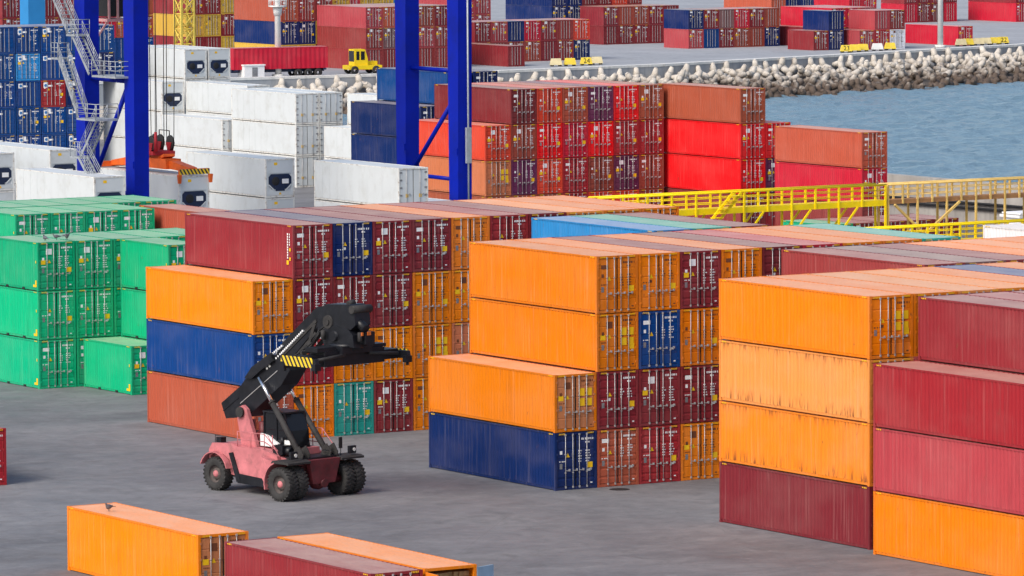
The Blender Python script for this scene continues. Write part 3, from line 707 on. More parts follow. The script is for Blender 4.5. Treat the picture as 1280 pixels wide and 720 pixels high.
# boom
b = MB(); sp(b, [(-6.10, 3.48), (-6.45, 4.22), (-4.95, 5.2), (-4.32, 5.86), (-3.9, 6.14), (-2.7, 6.86), (-1.75, 6.95), (-1.3, 6.2), (-1.95, 5.42), (-4.5, 3.66)], -.55, .55)
boom = b.build('boom', M['boom'], RS)
b = MB(); sp(b, [(-4.5, 5.62), (-3.95, 6.2), (-2.55, 6.98), (-2.35, 6.6), (-3.4, 6.0), (-4.0, 5.6)], -.72, -.55); sp(b, [(-4.5, 5.62), (-3.95, 6.2), (-2.55, 6.98), (-2.35, 6.6), (-3.4, 6.0), (-4.0, 5.6)], .55, .72)
b.bar(P(-.562, -5.0, 4.30), P(-.562, -2.2, 6.12), .03, .035, 1); b.bar(P(-.56, -6.3, 3.85), P(-.56, -5.1, 4.6), .03, .05)
b.build('boom_collar', [M['boom'], M['zinc']], boom)
b = MB()
for s, z in ((-2.95, 6.2), (-2.75, 6.32)): b.tube(P(-.56, s, z), P(-.60, s, z), .07, 8)
b.build('boom_lamp', M['lamp'], boom, kind='stuff')
b = MB(); sp(b, [(-2.75, 6.5), (-1.98, 7.5), (.55, 9.40), (1.5, 9.58), (1.7, 8.8), (.6, 8.45), (-1.0, 7.05), (-1.75, 6.3), (-2.6, 5.8)], -.42, .42); inner = b.build('inner_boom', M['boom'], RS)
b = MB(); b.bar(P(-.44, -2.0, 6.85), P(-.44, .55, 8.75), .05, .16); b.bar(P(-.44, -1.2, 6.7), P(-.44, .5, 8.15), .05, .12); b.bar(P(-.44, -.1, 7.35), P(-.44, .45, 8.6), .06, .18); b.build('boom_web', M['deck'], inner)
b = MB()
cpts = [(-.35, 8.2), (-1.2, 7.55), (-2.0, 6.95), (-2.45, 6.62), (-2.62, 6.72), (-2.55, 6.95), (-1.9, 7.36), (-1.7, 7.5)]
for (s0, z0), (s1, z1) in zip(cpts, cpts[1:]):
    n = max(1, int(math.hypot(s1-s0, z1-z0)/.14))
    for i in range(n):
        s, z = s0+(s1-s0)*i/n, z0+(z1-z0)*i/n; b.box(.46, .56, s-.042, s+.042, z-.042, z+.042)
b.build('hose_chain', M['white'], inner, kind='stuff')
for sd, off in ((-1, 0), (-1, .12), (1, 0)):
    b = MB(); b.path([P(sd*.5, -1.6, 6.5+off), P(sd*.52, -.6, 7.0+off), P(sd*.5, .3, 7.55+off), P(sd*.55, .9, 8.2+off), P(sd*.5, 1.4, 8.5+off)], .045, 6); b.build('hydraulic_hose', M['black'], inner)
b = MB(); b.tube(P(-.3, -.9, 6.75), P(-.3, .9, 8.3), .11, 10); b.tube(P(.3, -.9, 6.75), P(.3, .9, 8.3), .11, 10); b.build('tilt_cylinder', M['deck'], inner)
# head, rotator, spreader
b = MB(); sp(b, [(.75, 9.2), (1.3, 9.60), (3.0, 9.68), (3.35, 9.45), (3.45, 8.7), (3.1, 8.45), (2.2, 8.5), (1.35, 8.2), (.7, 8.25)], -.5, .5); head = b.build('boom_head', M['boom'], RS)
b = MB(); b.tube(P(-.62, 3.3, 9.45), P(.62, 3.3, 9.45), .20, 12); b.tube(P(-.2, 2.6, 9.68), P(.2, 2.6, 9.74), .14, 8); b.tube(P(-.58, 1.5, 8.75), P(.58, 1.5, 8.75), .33, 14); b.tube(P(-.6, 1.5, 8.75), P(-.64, 1.5, 8.75), .16, 10); b.build('head_sheave', M['deck'], head)
b = MB(); sp(b, [(1.2, 7.6), (1.0, 8.3), (1.6, 8.6), (2.9, 8.5), (3.3, 8.2), (3.4, 7.6)], -.55, .55)
b.tube(P(-.1, 3.0, 8.95), P(-.1, 3.75, 8.5), .24, 10); b.tube(P(-.7, 2.0, 8.1), P(.7, 2.0, 8.1), .25, 12); b.tube(P(0, 2.3, 7.45), P(0, 2.3, 7.75), .85, 20); b.box(-.5, .1, 3.3, 3.75, 7.75, 8.35); rot = b.build('rotator', M['boom'], RS)
b = MB()
for l, s in ((-.75, 1.4), (-.3, 3.55), (.45, 3.6)): b.tube(P(l, s, 7.9), P(l, s, 8.35), .12, 8)
b.build('hydraulic_motor', M['deck'], rot)
b = MB(); b.box(-.2, .02, 3.76, 3.80, 8.2, 8.38); b.box(.3, .42, 3.76, 3.80, 8.2, 8.36); b.build('work_lamp', solid('amber_lens', (.65, .16, .03), .3), rot, kind='stuff')
b = MB(); b.box(-1.95, 1.95, 1.75, 2.85, 6.72, 7.46); b.box(-1.0, 1.0, 1.55, 3.05, 7.30, 7.66); b.box(-2.2, -1.0, 2.0, 2.7, 7.46, 7.62); b.box(1.2, 2.4, 1.9, 2.8, 7.46, 7.66); sprd = b.build('spreader_beam', M['boom'], RS)
for sd in (-1, 1):
    b = MB(); b.box(*sorted((sd*1.7, sd*2.95)), 1.85, 2.28, 6.82, 7.30); b.box(*sorted((sd*1.7, sd*2.95)), 2.32, 2.75, 6.82, 7.30); b.build('telescopic_arm', M['boom'], sprd)
    b = MB(); b.hexa([(sd*2.88, .98, 6.86), (sd*3.12, .98, 6.86), (sd*3.12, 3.5, 6.86), (sd*2.88, 3.5, 6.86), (sd*2.88, 1.05, 7.22), (sd*3.12, 1.05, 7.22), (sd*3.12, 3.42, 7.22), (sd*2.88, 3.42, 7.22)])
    for s in (1.1, 3.36): b.box(*sorted((sd*2.8, sd*3.18)), s-.14, s+.14, 6.66, 6.98); b.tube((sd*3.0, s, 6.52), (sd*3.0, s, 6.68), .08, 8)
    eb = b.build('end_beam', M['boom'], sprd)
    b = MB(); x0, x1 = sorted((sd*3.125, sd*3.15)); b.box(x0, x1, .98, 3.26, 6.80, 7.28); b.build('hazard_plate', M['hazY'], eb)
    b = MB(); b.bar((sd*.9, 1.6, 7.46), (sd*2.3, 1.5, 7.36), .18, .16); b.tube((sd*.8, 3.0, 7.25), (sd*2.7, 3.0, 7.1), .08, 8); b.build('telescopic_cylinder', M['deck'], sprd)
b = MB(); b.bar(P(.3, 2.78, 7.0), P(1.3, 2.78, 7.05), .03, .05); b.build('guide_rail', M['zinc'], sprd)
# lift cylinders
for sd in (-1, 1):
    p0, p1 = Vector(P(sd*.9, .02, 1.85)), Vector(P(sd*.76, -3.35, 5.72)); mid = p0.lerp(p1, .71)
    b = MB(); b.tube(p0, mid, .145, 14); b.tube(mid-(p1-p0)*.02, mid, .175, 14); c = b.build('lift_cylinder', M['deck'], RS)
    b = MB(); b.tube(mid, p1, .095, 14); b.build('piston_rod', M['chrome'], c)
    b = MB(); sp(b, [(-.45, 1.7), (.2, 1.75), (.3, 2.2), (.0, 2.6), (-.35, 2.4)], *sorted((sd*.66, sd*.72))); sp(b, [(-.45, 1.7), (.2, 1.75), (.3, 2.2), (.0, 2.6), (-.35, 2.4)], *sorted((sd*1.10, sd*1.16))); b.build('cylinder_bracket', M['deck'], c)
# engine bits, rails, lamps, mirror, ladder
b = MB(); b.box(.55, 1.35, -1.7, -1.0, 2.1, 2.55); b.tube((1.0, -1.2, 2.3), (1.0, -.7, 2.25), .22, 10); b.tube((.8, -1.6, 2.5), (.8, -1.6, 2.9), .1, 8); b.box(-1.2, 1.2, -1.0, .3, 1.8, 2.02); b.build('engine_block', M['boom'], RS)
b = MB(); b.box(-1.1, -.2, -2.4, -1.0, 2.0, 2.34); b.build('walk_plate', M['pink'], RS)
b = MB()
for s in (-4.2, -3.2, -2.2, -1.6): b.tube((1.46, s, 2.3), (1.46, s, 3.05), .022, 6)
for z in (2.68, 3.05): b.path([(1.46, -4.2, z), (1.46, -2.2, z), (1.46, -1.2, z-.75 if z > 3 else z-.4)], .022, 6)
b.tube((1.5, -1.9, 3.0), (1.75, -.75, 2.05), .02, 6)
b.build('handrail', M['pink'], RS)
b = MB()
for s in (-2.6, -1.9, -1.2): b.tube((-1.46, s, 2.2), (-1.46, s, 3.2), .022, 6)
for z in (2.5, 2.85, 3.2): b.tube((-1.46, -2.6, z), (-1.46, -1.2, z), .022, 6)
b.path([(-1.46, -1.2, 3.2), (-1.6, -.2, 2.1)], .022, 6)
b.build('handrail', M['pink'], RS)
b = MB(); b.lathe(((.14, -.02), (.18, 0), (.14, .02)), 'z', (-.55, .05, 2.28), 14); b.build('hose_ring', M['boom'], RS)
for l in (-1.9, 1.95):
    b = MB(); b.box(*sorted((-l-.22, -l+.22)), .35, .5, 2.05, 2.42); lm = b.build('headlamp', M['boom'], RS)
    b = MB(); b.tube((-l-.08, .5, 2.24), (-l-.08, .53, 2.24), .09, 10); b.build('lens', M['lamp'], lm)
b = MB(); b.tube(P(1.5, .1, 1.95), P(1.5, .1, 2.3), .02, 6); b.box(*sorted((-1.6, -1.4)), .06, .12, 2.3, 2.85); b.build('mirror', M['black'], RS)
b = MB(); b.box(.9, 1.25, -6.05, -5.7, 2.35, 2.62); b.tube((1.35, -6.0, 2.35), (1.35, -6.0, 2.75), .02, 6); b.tube((1.35, -6.0, 2.7), (1.1, -5.9, 2.7), .02, 6); b.build('rear_lamp', M['boom'], RS)
b = MB(); b.tube((.55, -4.0, 2.3), (.55, -4.0, 3.6), .09, 8); b.tube((.3, -3.6, 2.3), (.3, -3.6, 3.5), .22, 12); b.box(-.7, .7, -4.3, -3.3, 2.25, 3.0); b.build('engine_hood', M['pinkdark'], RS)
# ---------------------------------------------------------------- blue gantry crane over the reefers
M['crane'] = solid('crane_blue_paint', (.001, .012, .33), .42, 0, .12, .35, (.004, .010, .15, .5))
M['crane'].node_tree.nodes['Principled BSDF'].inputs['Specular IOR Level'].default_value = .15
M['rail'] = solid('galvanised_stair', (.36, .39, .42), .5, .3, .12, 3)
M['sporange'] = solid('spreader_orange', (.72, .12, .015), .5, 0, .15, 1.2, (.25, .06, .02, .4))
M['hred'] = solid('headblock_red', (.42, .02, .03), .5, 0, .25, 2)
M['rope'] = solid('wire_rope', (.05, .05, .05), .6, .3, .2, 5)
CR = thing('gantry_crane', 'tall blue gantry crane with zigzag stairs straddling white reefers', 'crane', (49.85, 117.25, 0))
def cb(): return MB()
def rel(p): return (p[0]-49.85, p[1]-117.25, p[2])
for X, Y in ((36.6, 113.5), (36.6, 121.0), (63.1, 113.5), (63.1, 121.0)):
    b = MB(); h = .58; x, y, _ = rel((X, Y, 0)); y0, y1 = .58, .82
    b.hexa([(x-h, y-y0, 1.6), (x+h, y-y0, 1.6), (x+h, y+y0, 1.6), (x-h, y+y0, 1.6), (x-h, y-y1, 24), (x+h, y-y1, 24), (x+h, y+y1, 24), (x-h, y+y1, 24)])
    lg = b.build('leg', M['crane'], CR)
    b = MB(); b.box(x-h-.10, x-h, y-.62, y-.56, 9.0, 9.5); b.box(x+h, x+h+.08, y-.4, y-.3, 17, 17.6); b.build('lug', M['crane'], lg)
for X in (36.6, 63.1):
    b = MB(); x = X-49.85; b.box(x-.6, x+.6, -6.5, 6.5, .9, 1.7); sb = b.build('sill_beam', M['crane'], CR)
    for yy in (-5.6, -4.2, 4.2, 5.6):
        b = MB(); b.lathe(((.3, -.25), (.62, -.28), (.75, -.2), (.75, .2), (.62, .28), (.3, .25)), 'x', (x, yy, .75), 20); b.build('wheel', M['tyre'], sb)
    b = MB(); b.tube((x, -2.4, 15.05), (x, 3.0, 15.08), .16, 12); b.build('tie_tube', M['crane'], CR)
    b = MB(); b.tube((x, -2.4, 7.15), (x, 3.2, 7.2), .15, 12); b.build('tie_tube', M['crane'], CR)
    b = MB(); b.tube((x, -2.6, 14.9 if X < 50 else 12.7), (x, 3.3, 7.3), .17, 12); b.build('diagonal_brace', M['crane'], CR)
    b = MB(); b.box(x-.7, x+.7, -5, 5, 24, 25.4); b.build('top_beam', M['crane'], CR)
for y in (-3.2, 3.2):
    b = MB(); b.box(-14.5, 14.5, y-.6, y+.6, 25.4, 27.2); b.build('girder', M['crane'], CR)
b = MB(); b.box(-10.5, -5.5, -3.2, 3.2, 27.2, 28.6); b.build('trolley', M['crane'], CR)
# conduit on the near right leg
b = MB(); x, y, _ = rel((63.25, 113.5-.9, 0)); b.tube((x, y, 2), (x, y, 24), .07, 8); c = b.build('conduit', M['rail'], CR)
b = MB(); b.box(x-.2, x+.2, y-.12, y+.1, 8.4, 11.0); b.build('cable_box', M['rail'], c)
# stairs
def flight(y0, z0, y1, z1, x0=34.85, x1=35.65):
    xa, xb = x0-49.85, x1-49.85; a, c = y0-117.25, y1-117.25
    b = MB()
    for x in (xa, xb): b.bar((x, a, z0), (x, c, z1), .05, .22)
    fl = b.build('stair_stringer', M['rail'], CR)
    n = max(3, int(abs(z1-z0)/.24)); b = MB()
    for k in range(1, n):
        f = k/n; b.box(xa, xb, a+(c-a)*f-.11, a+(c-a)*f+.11, z0+(z1-z0)*f-.02, z0+(z1-z0)*f+.02)
    b.build('tread', M['rail'], fl, kind='stuff')
    b = MB()
    for x in (xa-.03, xb+.03):
        for hh in (.45, .72, 1.0): b.tube((x, a, z0+hh), (x, c, z1+hh), .026, 6)
        m = max(2, int(math.hypot(y1-y0, z1-z0)/1.1))
        for k in range(m+1):
            f = k/m; yy, zz = a+(c-a)*f, z0+(z1-z0)*f; b.tube((x, yy, zz), (x, yy, zz+1.0), .024, 6)
    b.build('stair_rail', M['rail'], fl)
def landing(y0, y1, z, x0=34.75, x1=35.95):
    xa, xb, a, c = x0-49.85, x1-49.85, y0-117.25, y1-117.25
    b = MB(); b.box(xa, xb, a, c, z-.14, z); ld = b.build('landing', M['rail'], CR)
    b = MB()
    for hh in (.4, .7, 1.05):
        b.tube((xa, a, z+hh), (xa, c, z+hh), .026, 6); b.tube((xa, a, z+hh), (xb, a, z+hh), .026, 6)
    for x, y in ((xa, a), (xa, c), (xb, a), (xa, (a+c)/2)): b.tube((x, y, z), (x, y, z+1.05), .026, 6)
    b.build('landing_rail', M['rail'], ld)
flight(123.4, 21.4, 120.5, 18.3); landing(119.3, 120.6, 18.25)
flight(119.9, 18.2, 117.3, 15.5); landing(113.6, 117.2, 15.45, 35.0, 36.9)
flight(120.4, 16.6, 117.4, 12.45, 34.0, 34.7); landing(120.3, 121.3, 16.6, 33.9, 34.8)
landing(114.6, 117.5, 12.45, 33.9, 35.7)
flight(116.2, 12.35, 118.8, 9.6); landing(118.7, 120.2, 9.6)
flight(117.4, 9.7, 113.4, 6.2, 33.95, 34.65)
flight(121.8, 20.4, 119.6, 22.6, 36.4, 37.2)
# electrical house on a bracket
b = MB(); x, y, _ = rel((39.4, 124.0, 0)); b.box(x+.1, x+1.5, y-.9, y+1.4, 19.3, 22.0); eh = b.build('electrical_house', M['black'], CR)
b = MB()
for xx in (x, x+.7, x+1.4): b.box(xx, xx+.16, y-.98, y-.9, 19.1, 22)
b.box(x-.1, x+1.9, y-1.0, y+1.4, 18.95, 19.15); b.bar((x+.1, y-.6, 18.95), (x-.9, y-.6, 17.6), .12, .12); b.build('house_frame', solid('pale_pink_paint', (.66, .34, .33), .5), eh)
# hanging spreader with its headblock
SPR = thing('hoist_spreader', 'orange telescopic hoist spreader with red sheave block hanging on ropes', 'spreader', (41.92, 121.1, 8.22))
b = MB(); b.box(-.62, .62, -3.0, 3.0, .28, 1.0); b.box(-.4, .4, -1.6, 1.6, 1.0, 1.2); b.bar((0, -1.9, 1.1), (0, -2.4, 1.25), .9, .2); b.bar((0, 1.9, 1.1), (0, 2.4, 1.25), .9, .2); b.build('main_beam', M['sporange'], SPR)
for s in (-1, 1):
    b = MB(); b.hexa([(-.34, s*3.0, .3), (.34, s*3.0, .3), (.34, s*5.95, .16), (-.34, s*5.95, .16), (-.34, s*3.0, .92), (.34, s*3.0, .92), (.34, s*5.95, .52), (-.34, s*5.95, .52)]); ar = b.build('telescopic_arm', M['sporange'], SPR)
    b = MB(); b.box(-1.2, 1.2, *sorted((s*5.95, s*6.18)), .06, .46); eb = b.build('end_beam', M['sporange'], ar)
    b = MB(); b.box(-1.2, 1.2, *sorted((s*6.185, s*6.2)), .06, .44); b.build('hazard_plate', M['hazX'], ar)
    for x in (-1.14, 1.14):
        b = MB(); b.hexa([(x-.09, s*6.02-.1, -.55), (x+.09, s*6.02-.1, -.55), (x+.09, s*6.02+.1, -.55), (x-.09, s*6.02+.1, -.55), (x-.12, s*6.02-.16, .06), (x+.12, s*6.02-.16, .06), (x+.12, s*6.02+.16, .06), (x-.12, s*6.02+.16, .06)])
        b.v = [(v[0]+(.11 if x > 0 else -.11), v[1]+s*.22, v[2]) for v in b.v]; b.build('flipper', M['sporange'], ar)
b = MB(); b.box(-.9, .9, -1.6, 1.6, 1.22, 1.5); hb = b.build('headblock', M['hred'], SPR)
for x in (-.75, .75):
    for y in (-1.15, .35, 1.2):
        b = MB(); b.lathe(((.0, -.08), (.5, -.09), (.56, -.05), (.5, 0), (.56, .05), (.5, .09), (0, .08)), 'x', (x, y, 2.05), 18); sh = b.build('sheave', M['rope'], hb)
        b = MB()
        for dx in (-.14, .14): b.prism([(y-.42, 2.1), (y+.42, 2.1), (y+.16, 1.5), (y-.16, 1.5)], 'x', x+dx-.02, x+dx+.02)
        b.build('sheave_plate', M['hred'], hb)
b = MB()
for y in (-.75, .8): b.bar((-.9, y, 1.5), (-.9, y, 2.9), .06, .06); b.bar((.9, y, 1.5), (.9, y, 2.9), .06, .06)
b.bar((-.9, -.75, 2.9), (-.9, .8, 2.9), .06, .06); b.bar((.9, -.75, 2.9), (.9, .8, 2.9), .06, .06); b.build('guard_frame', M['rope'], hb)
for x in (-.75, .75):
    for y in (-1.7, -.6, -.2, .9, 1.75):
        b = MB(); b.tube((x, y, 2.1), (x*1.1, y*1.25, 18.9), .028, 6); b.build('wire_rope', M['rope'], SPR)
b = MB(); b.tube((-.75, -1.75, 1.5), (-.75, -1.75, 2.9), .16, 8, 0, .1); b.build('rope_socket', M['hred'], hb)
reefer(40.7, 115.0, 8.22-HC-.01, 'white refrigerated container hanging below the orange hoist spreader', True)
# ---------------------------------------------------------------- yellow walkways
M['wyel'] = solid('walkway_yellow', (.90, .66, .0), .5, 0, .1, 1.0, (.55, .36, .02, .3))
M['wpale'] = solid('weathered_pale_yellow', (.70, .48, .15), .6, 0, .15, 1.0, (.30, .17, .07, .5))
M['wrust'] = solid('rusty_deck_beam', (.34, .17, .07), .7, 0, .25, 1.5)
def walkway(name, label, a, c, zt, width, mats, step, braces, base=0., deckh=.5):
    A = Vector((*a, 0)); B = Vector((*c, 0)); d = (B-A); Ln = d.length; d.normalize(); nrm = Vector((-d.y, d.x, 0))
    t = thing(name, label, 'walkway', (a[0], a[1], 0))
    o = lambda s, w_, z: tuple(d*s + nrm*w_ + Vector((0, 0, z)))
    zd = zt-1.15
    b = MB(); b.bar(o(0, width/2, zd-deckh/2), o(Ln, width/2, zd-deckh/2), width, deckh); b.build('deck', mats[1], t)
    for side, w_ in ((0, 0), (1, width)):
        for z in (zt, zt-.4, zt-.8):
            b = MB(); r = .075 if z == zt else .035; b.tube(o(0, w_, z), o(Ln, w_, z), r, 8); b.build('handrail' if z == zt else 'guard_rail', mats[0], t)
        n = max(2, round(Ln/step))
        for k in range(n+1):
            s = Ln*k/n; low = base if k % 2 == 0 else zd-deckh
            b = MB(); b.bar(o(s, w_, low), o(s, w_, zt), .14, .14); b.build('post', mats[0], t)
            if braces and k % 2 == 0 and k < n:
                b = MB(); b.bar(o(s, w_, max(base, zd-2.4)), o(min(Ln, s+1.7), w_, zd-deckh), .13, .13); b.build('brace', mats[0], t)
    return t
wy = (M['wyel'], M['wyel']); wp = (M['wpale'], M['wrust'])
walkway('raised_walkway', 'bright yellow raised steel walkway with railings in front of the red block', (69.5, 104.9), (94.9, 104.9), 6.0, 1.3, wy, 2.1, True, deckh=.42)
PW = walkway('raised_walkway', 'weathered pale yellow raised walkway running to the seawall', (95.2, 105.0), (119.6, 105.0), 5.98, 1.2, wp, 1.38, False, deckh=.3)
walkway('low_walkway', 'low bright yellow railed walkway below the weathered one', (89.5, 103.2), (116.0, 103.2), 2.9, 1.1, wy, 2.3, False)
t = thing('access_stair', 'short yellow access stair climbing beside the bright yellow walkway', 'stair', (79.4, 103.9, 0))
for x_ in (0, .75):
    b = MB(); b.bar((x_-1.6, .1, 3.2), (x_+1.2, .1, 6.0), .08, .2); b.build('stringer', M['wyel'], t)
for k in range(9):
    b = MB(); b.box(-1.6+k*.31, -.8+k*.31, -.3, .3, 3.3+k*.31, 3.34+k*.31); b.build('tread', M['wyel'], t)
b = MB(); b.bar((-1.6, .1, 0), (-1.6, .1, 3.3), .15, .15); b.bar((-.85, .1, 0), (-.85, .1, 3.3), .15, .15); b.build('stair_post', M['wyel'], t)
for x0_, x1_, z1_ in ((97.6, 101.6, 4.5), (99.0, 95.6, 4.5)):
    b = MB(); b.bar((x0_-95.2, -.3, 1.6), (x1_-95.2, -.3, z1_), .16, .16); b.build('brace', M['wpale'], PW)
# low row of small containers below the walkway, hut, cable pipes on the seawall
block('std20', 94.8, 112.4, [['green'], ['maroon'], ['maroon'], ['brick'], ['maroon']], 'low row under the walkway', 'low containers under the walkway', hs=2.6)
t = thing('site_hut', 'small white hut with slab roof between the walkway and the seawall', 'hut', (113.2, 112.6, 0))
b = MB(); b.box(0, 2.6, 0, 2.2, 0, 2.3); b.build('wall', M['white'], t)
b = MB(); b.box(-.2, 2.8, -.2, 2.4, 2.3, 2.5); b.box(-.05, 2.65, -.1, 2.3, 2.56, 2.68); b.build('roof', M['white'], t)
for x in (.3, 1.45):
    b = MB(); b.box(x, x+.85, -.02, .0, .9, 1.8); b.build('window', M['glass'], t)
for dz in (0, .45):
    b = MB(); b.tube((125.2, 60, 2.35-dz), (125.2, 200, 1.2-dz*.8), .11, 8); tag(b.build('pipe', M['black']), 'black pipe fixed along the inner face of the seawall', 'pipe', 'pipes on the seawall')
# generator behind the reefers at the crane foot
t = thing('generator_unit', 'grey louvred generator with white cabinet on a pink frame by the crane leg', 'generator', (66.0, 131.0, 0))
b = MB(); b.box(-3.2, 2.6, 0, 2.2, 1.2, 3.2); b.build('casing', M['steel'], t)
for k in range(6): b = MB(); b.box(-3.1, .6, -.05, 0, 1.45+k*.28, 1.58+k*.28); b.build('louvre', M['white'], t)
b = MB(); b.box(.9, 2.7, -.2, 2.3, 1.1, 3.4); b.build('cabinet', M['white'], t)
b = MB(); b.box(-3.3, 2.8, -.1, 2.3, 3.4, 3.7); b.build('canopy', M['crane'], t)
b = MB(); b.box(-3.4, 3.2, .1, 2.1, 0, 1.1); b.build('frame', M['pink'], t)
# inside of the open container: timber and swung door
t = OPENC
b = MB(); b.box(0, .06, -1.12, 0, .16, HC-.13); b.box(.06, .09, -1.05, -.06, .3, .34); b.box(.06, .09, -1.05, -.06, 2.4, 2.44)
d = b.build('door', solid('pale_blue_door_lining', (.28, .40, .52), .5, 0, .12, 2), t); d.location = (W/2+.02, .0, 0); d.rotation_euler = (0, 0, RAD(112))
b = MB(); b.box(-.06, 0, -1.12, 0, .16, HC-.13); d = b.build('door', M['paint'], t, color=C['orange']); d.location = (-W/2+.03, -.02, 0); d.rotation_euler = (0, 0, RAD(-4))
M['timber'] = solid('sawn_timber', (.42, .26, .12), .8, 0, .35, 5)
lum = MB()
tw = thing('timber_load', 'rough sawn timber boards stacked inside the open orange container', 'timber', (-30.72+W/2, -39.0, .18))
for k in range(12):
    for j in range(9):
        b = MB(); x = -1.1+j*.245; z = k*.2; b.box(x, x+.225, random.uniform(.1, .4), 8, z, z+.18); b.build('board', M['timber'], tw)
# pigeons
M['bird'] = solid('pigeon_grey', (.12, .12, .14), .7, 0, .3, 20)
def pigeon_mesh():
    b = MB(); prof = [(.0, -.17), (.02, -.15), (.045, -.06), (.075, .02), (.07, .09), (.045, .135), (.035, .16), (.036, .185), (.0, .21)]
    b.lathe(prof, 'y', (0, 0, 0), 10)
    v = []
    for x, y, z in b.v:
        lift = .0 if y < .09 else (y-.09)*.9
        v.append((x, y-(.03 if y > .15 else 0), z+.14+lift))
    b.v = v
    for x in (-.025, .025): b.tube((x, .02, 0), (x, .02, .09), .008, 5)
    b.bar((0, -.12, .13), (0, -.26, .11), .06, .015); b.tube((0, .175, .245), (0, .205, .235), .008, 5)
    return b.mesh('pigeon', [M['bird']])
pm = pigeon_mesh()
def pigeon(x, y, z, r, label, group=None):
    o = put('pigeon', pm, loc=(x, y, z), rotz=r); o.scale = (1.5, 1.5, 1.5); tag(o, label, 'bird', group)
pigeon(-32.6, -15.2, HC-.0, 2.0, 'grey pigeon standing on the roof of the single orange container')
for i, (x, y) in enumerate(((1.9, 59.5), (3.0, 60.2), (3.5, 59.9), (3.8, 60.6))): pigeon(x+.2, y, 3*HS-.0, i*1.3, 'dark pigeon resting on the near green container roof', 'pigeons on the green roof')
# manhole cover on the asphalt
b = MB(); b.lathe(((.0, .012), (.42, .012), (.5, .008), (.52, .0)), 'z', (3.0, -1.2, .0), 24); tag(b.build('manhole_cover', M['black']), 'round dark manhole cover in the asphalt beside the terracotta doors', 'manhole')
# lattice mast and pale blue pillar behind the reefers
M['lat'] = solid('lattice_yellow', (.74, .56, .10), .5, 0, .1, 2)
LM = thing('lattice_mast', 'yellow lattice steel mast rising behind the white reefers', 'mast', (123.4, 268.0, 0))
a = .72
for x in (-a, a):
    for y in (-a, a): b = MB(); b.bar((x, y, 0), (x, y, 20), .2, .2); b.build('chord', M['lat'], LM)
for k in range(13):
    z0, z1 = k*1.55, (k+1)*1.55
    for (xa, ya), (xb, yb) in (((-a, -a), (a, -a)), ((-a, -a), (-a, a)), ((a, -a), (a, a)), ((-a, a), (a, a))):
        b = MB(); b.tube((xa, ya, z0), (xb, yb, z1), .055, 6); b.build('diagonal', M['lat'], LM)
        b = MB(); b.tube((xb, yb, z0), (xa, ya, z1), .055, 6); b.build('diagonal', M['lat'], LM)
        b = MB(); b.tube((xa, ya, z1), (xb, yb, z1), .055, 6); b.build('strut', M['lat'], LM)
M['lblue'] = solid('light_blue_steel', (.03, .24, .56), .45, 0, .06, .5)
t = thing('steel_pillar', 'light blue square steel pillar behind the blue container wall', 'pillar', (120.9, 297.5, 0))
b = MB(); b.box(-1, 1, -1, 1, .3, 24); b.build('shaft', M['lblue'], t)
b = MB(); b.box(-1.3, 1.3, -1.3, 1.3, 0, .3); b.build('base_plate', M['lblue'], t)
# ---------------------------------------------------------------- far quay stacks
QG = 'containers on the far quay'
def q(spec, X, Y, cols, desc, p=2.478, z0=3.01, hs=None):
    block(spec, X, Y, cols, desc, QG, p=p, hs=hs or (2.595 if spec.startswith('std') else HS), z0=z0, detail=1)
q('hc40', 195.8, 402., [['maroon', 'yellow', 'maroon'], ['maroon', 'yellow', 'maroon'], ['yellow', 'maroon', 'yellow']], 'mustard and maroon quay stack')
q('hc40', 192.4, 371., [['yellow', 'navy', 'terra'], ['yellow', 'navy', 'brick'], ['brick', 'yellow', 'brick'], ['maroon', 'maroon', 'yellow']], 'quay stack with blue side')
q('hc40', 207., 385., [['maroon', 'maroon', 'yellow'], ['maroon', 'maroon', 'crimson'], ['maroon', 'maroon', 'yellow'], ['maroon', 'maroon', 'yellow'], ['maroon', 'maroon', 'sky']], 'mustard-topped quay row')
q('std40', 197.2, 358.2, [['brick', 'brick', 'rose'], ['brick', 'grey', 'terra'], ['brick', 'grey', 'rust'], ['brick', 'rose', 'rust'], ['brick', 'brick', 'maroon']], 'quay stack behind the yellow tractor')
q('std40', 216.3, 355.8, [['maroon']], 'front of the numbered quay row')
q('std20', 218.6, 367.6, [['brick', 'maroon'], ['brick', 'maroon'], ['brick', 'rose'], ['brick', 'navy'], ['rust', 'crimson'], ['maroon', 'maroon'], ['brick', 'brick'], ['navy', 'vermil']][1:], 'low quay row with navy corner')
q('std40', 231.0, 392.0, [['rose', 'rose', 'rose'], ['rose', 'rose', 'rose']], 'pink quay stack farther back')
q('std40', 259.3, 414.1, [['navy', 'navy', 'navy'], ['navy', 'navy', 'navy'], ['maroon', 'maroon', 'maroon'], ['rust', 'maroon', 'maroon'], ['maroon', 'brick', 'vermil'], ['brick', 'brick', 'brick']], 'navy-ended quay row')
q('std20', 263.3, 407.1, [['dmaroon', 'maroon'], ['maroon', 'rust'], ['maroon', 'rust'], ['maroon', 'maroon'], ['maroon', 'maroon']], 'quay row ahead of navy stack')
q('std20', 264.7, 388.1, [['rose', 'navy'], ['blue', 'maroon'], ['maroon', 'grey'], ['rust', 'crimson'], ['rust', 'maroon'], ['navy', 'rust']], 'two-high quay row with navy corner')
q('std20', 274.3, 372.5, [['maroon'], ['navy', 'navy']], 'small quay stack behind block 23')
q('std20', 280.1, 370.1, [['rose'], ['red', 'rose'], ['white', 'brick']], 'quay stack with white base')
q('std40', 281.3, 381.8, [['maroon'], ['maroon', 'crimson'], ['maroon', 'crimson'], ['maroon', 'rose']], 'crimson quay row behind navy pair')
q('std40', 298.9, 373.6, [['crimson']], 'behind the plain white post')
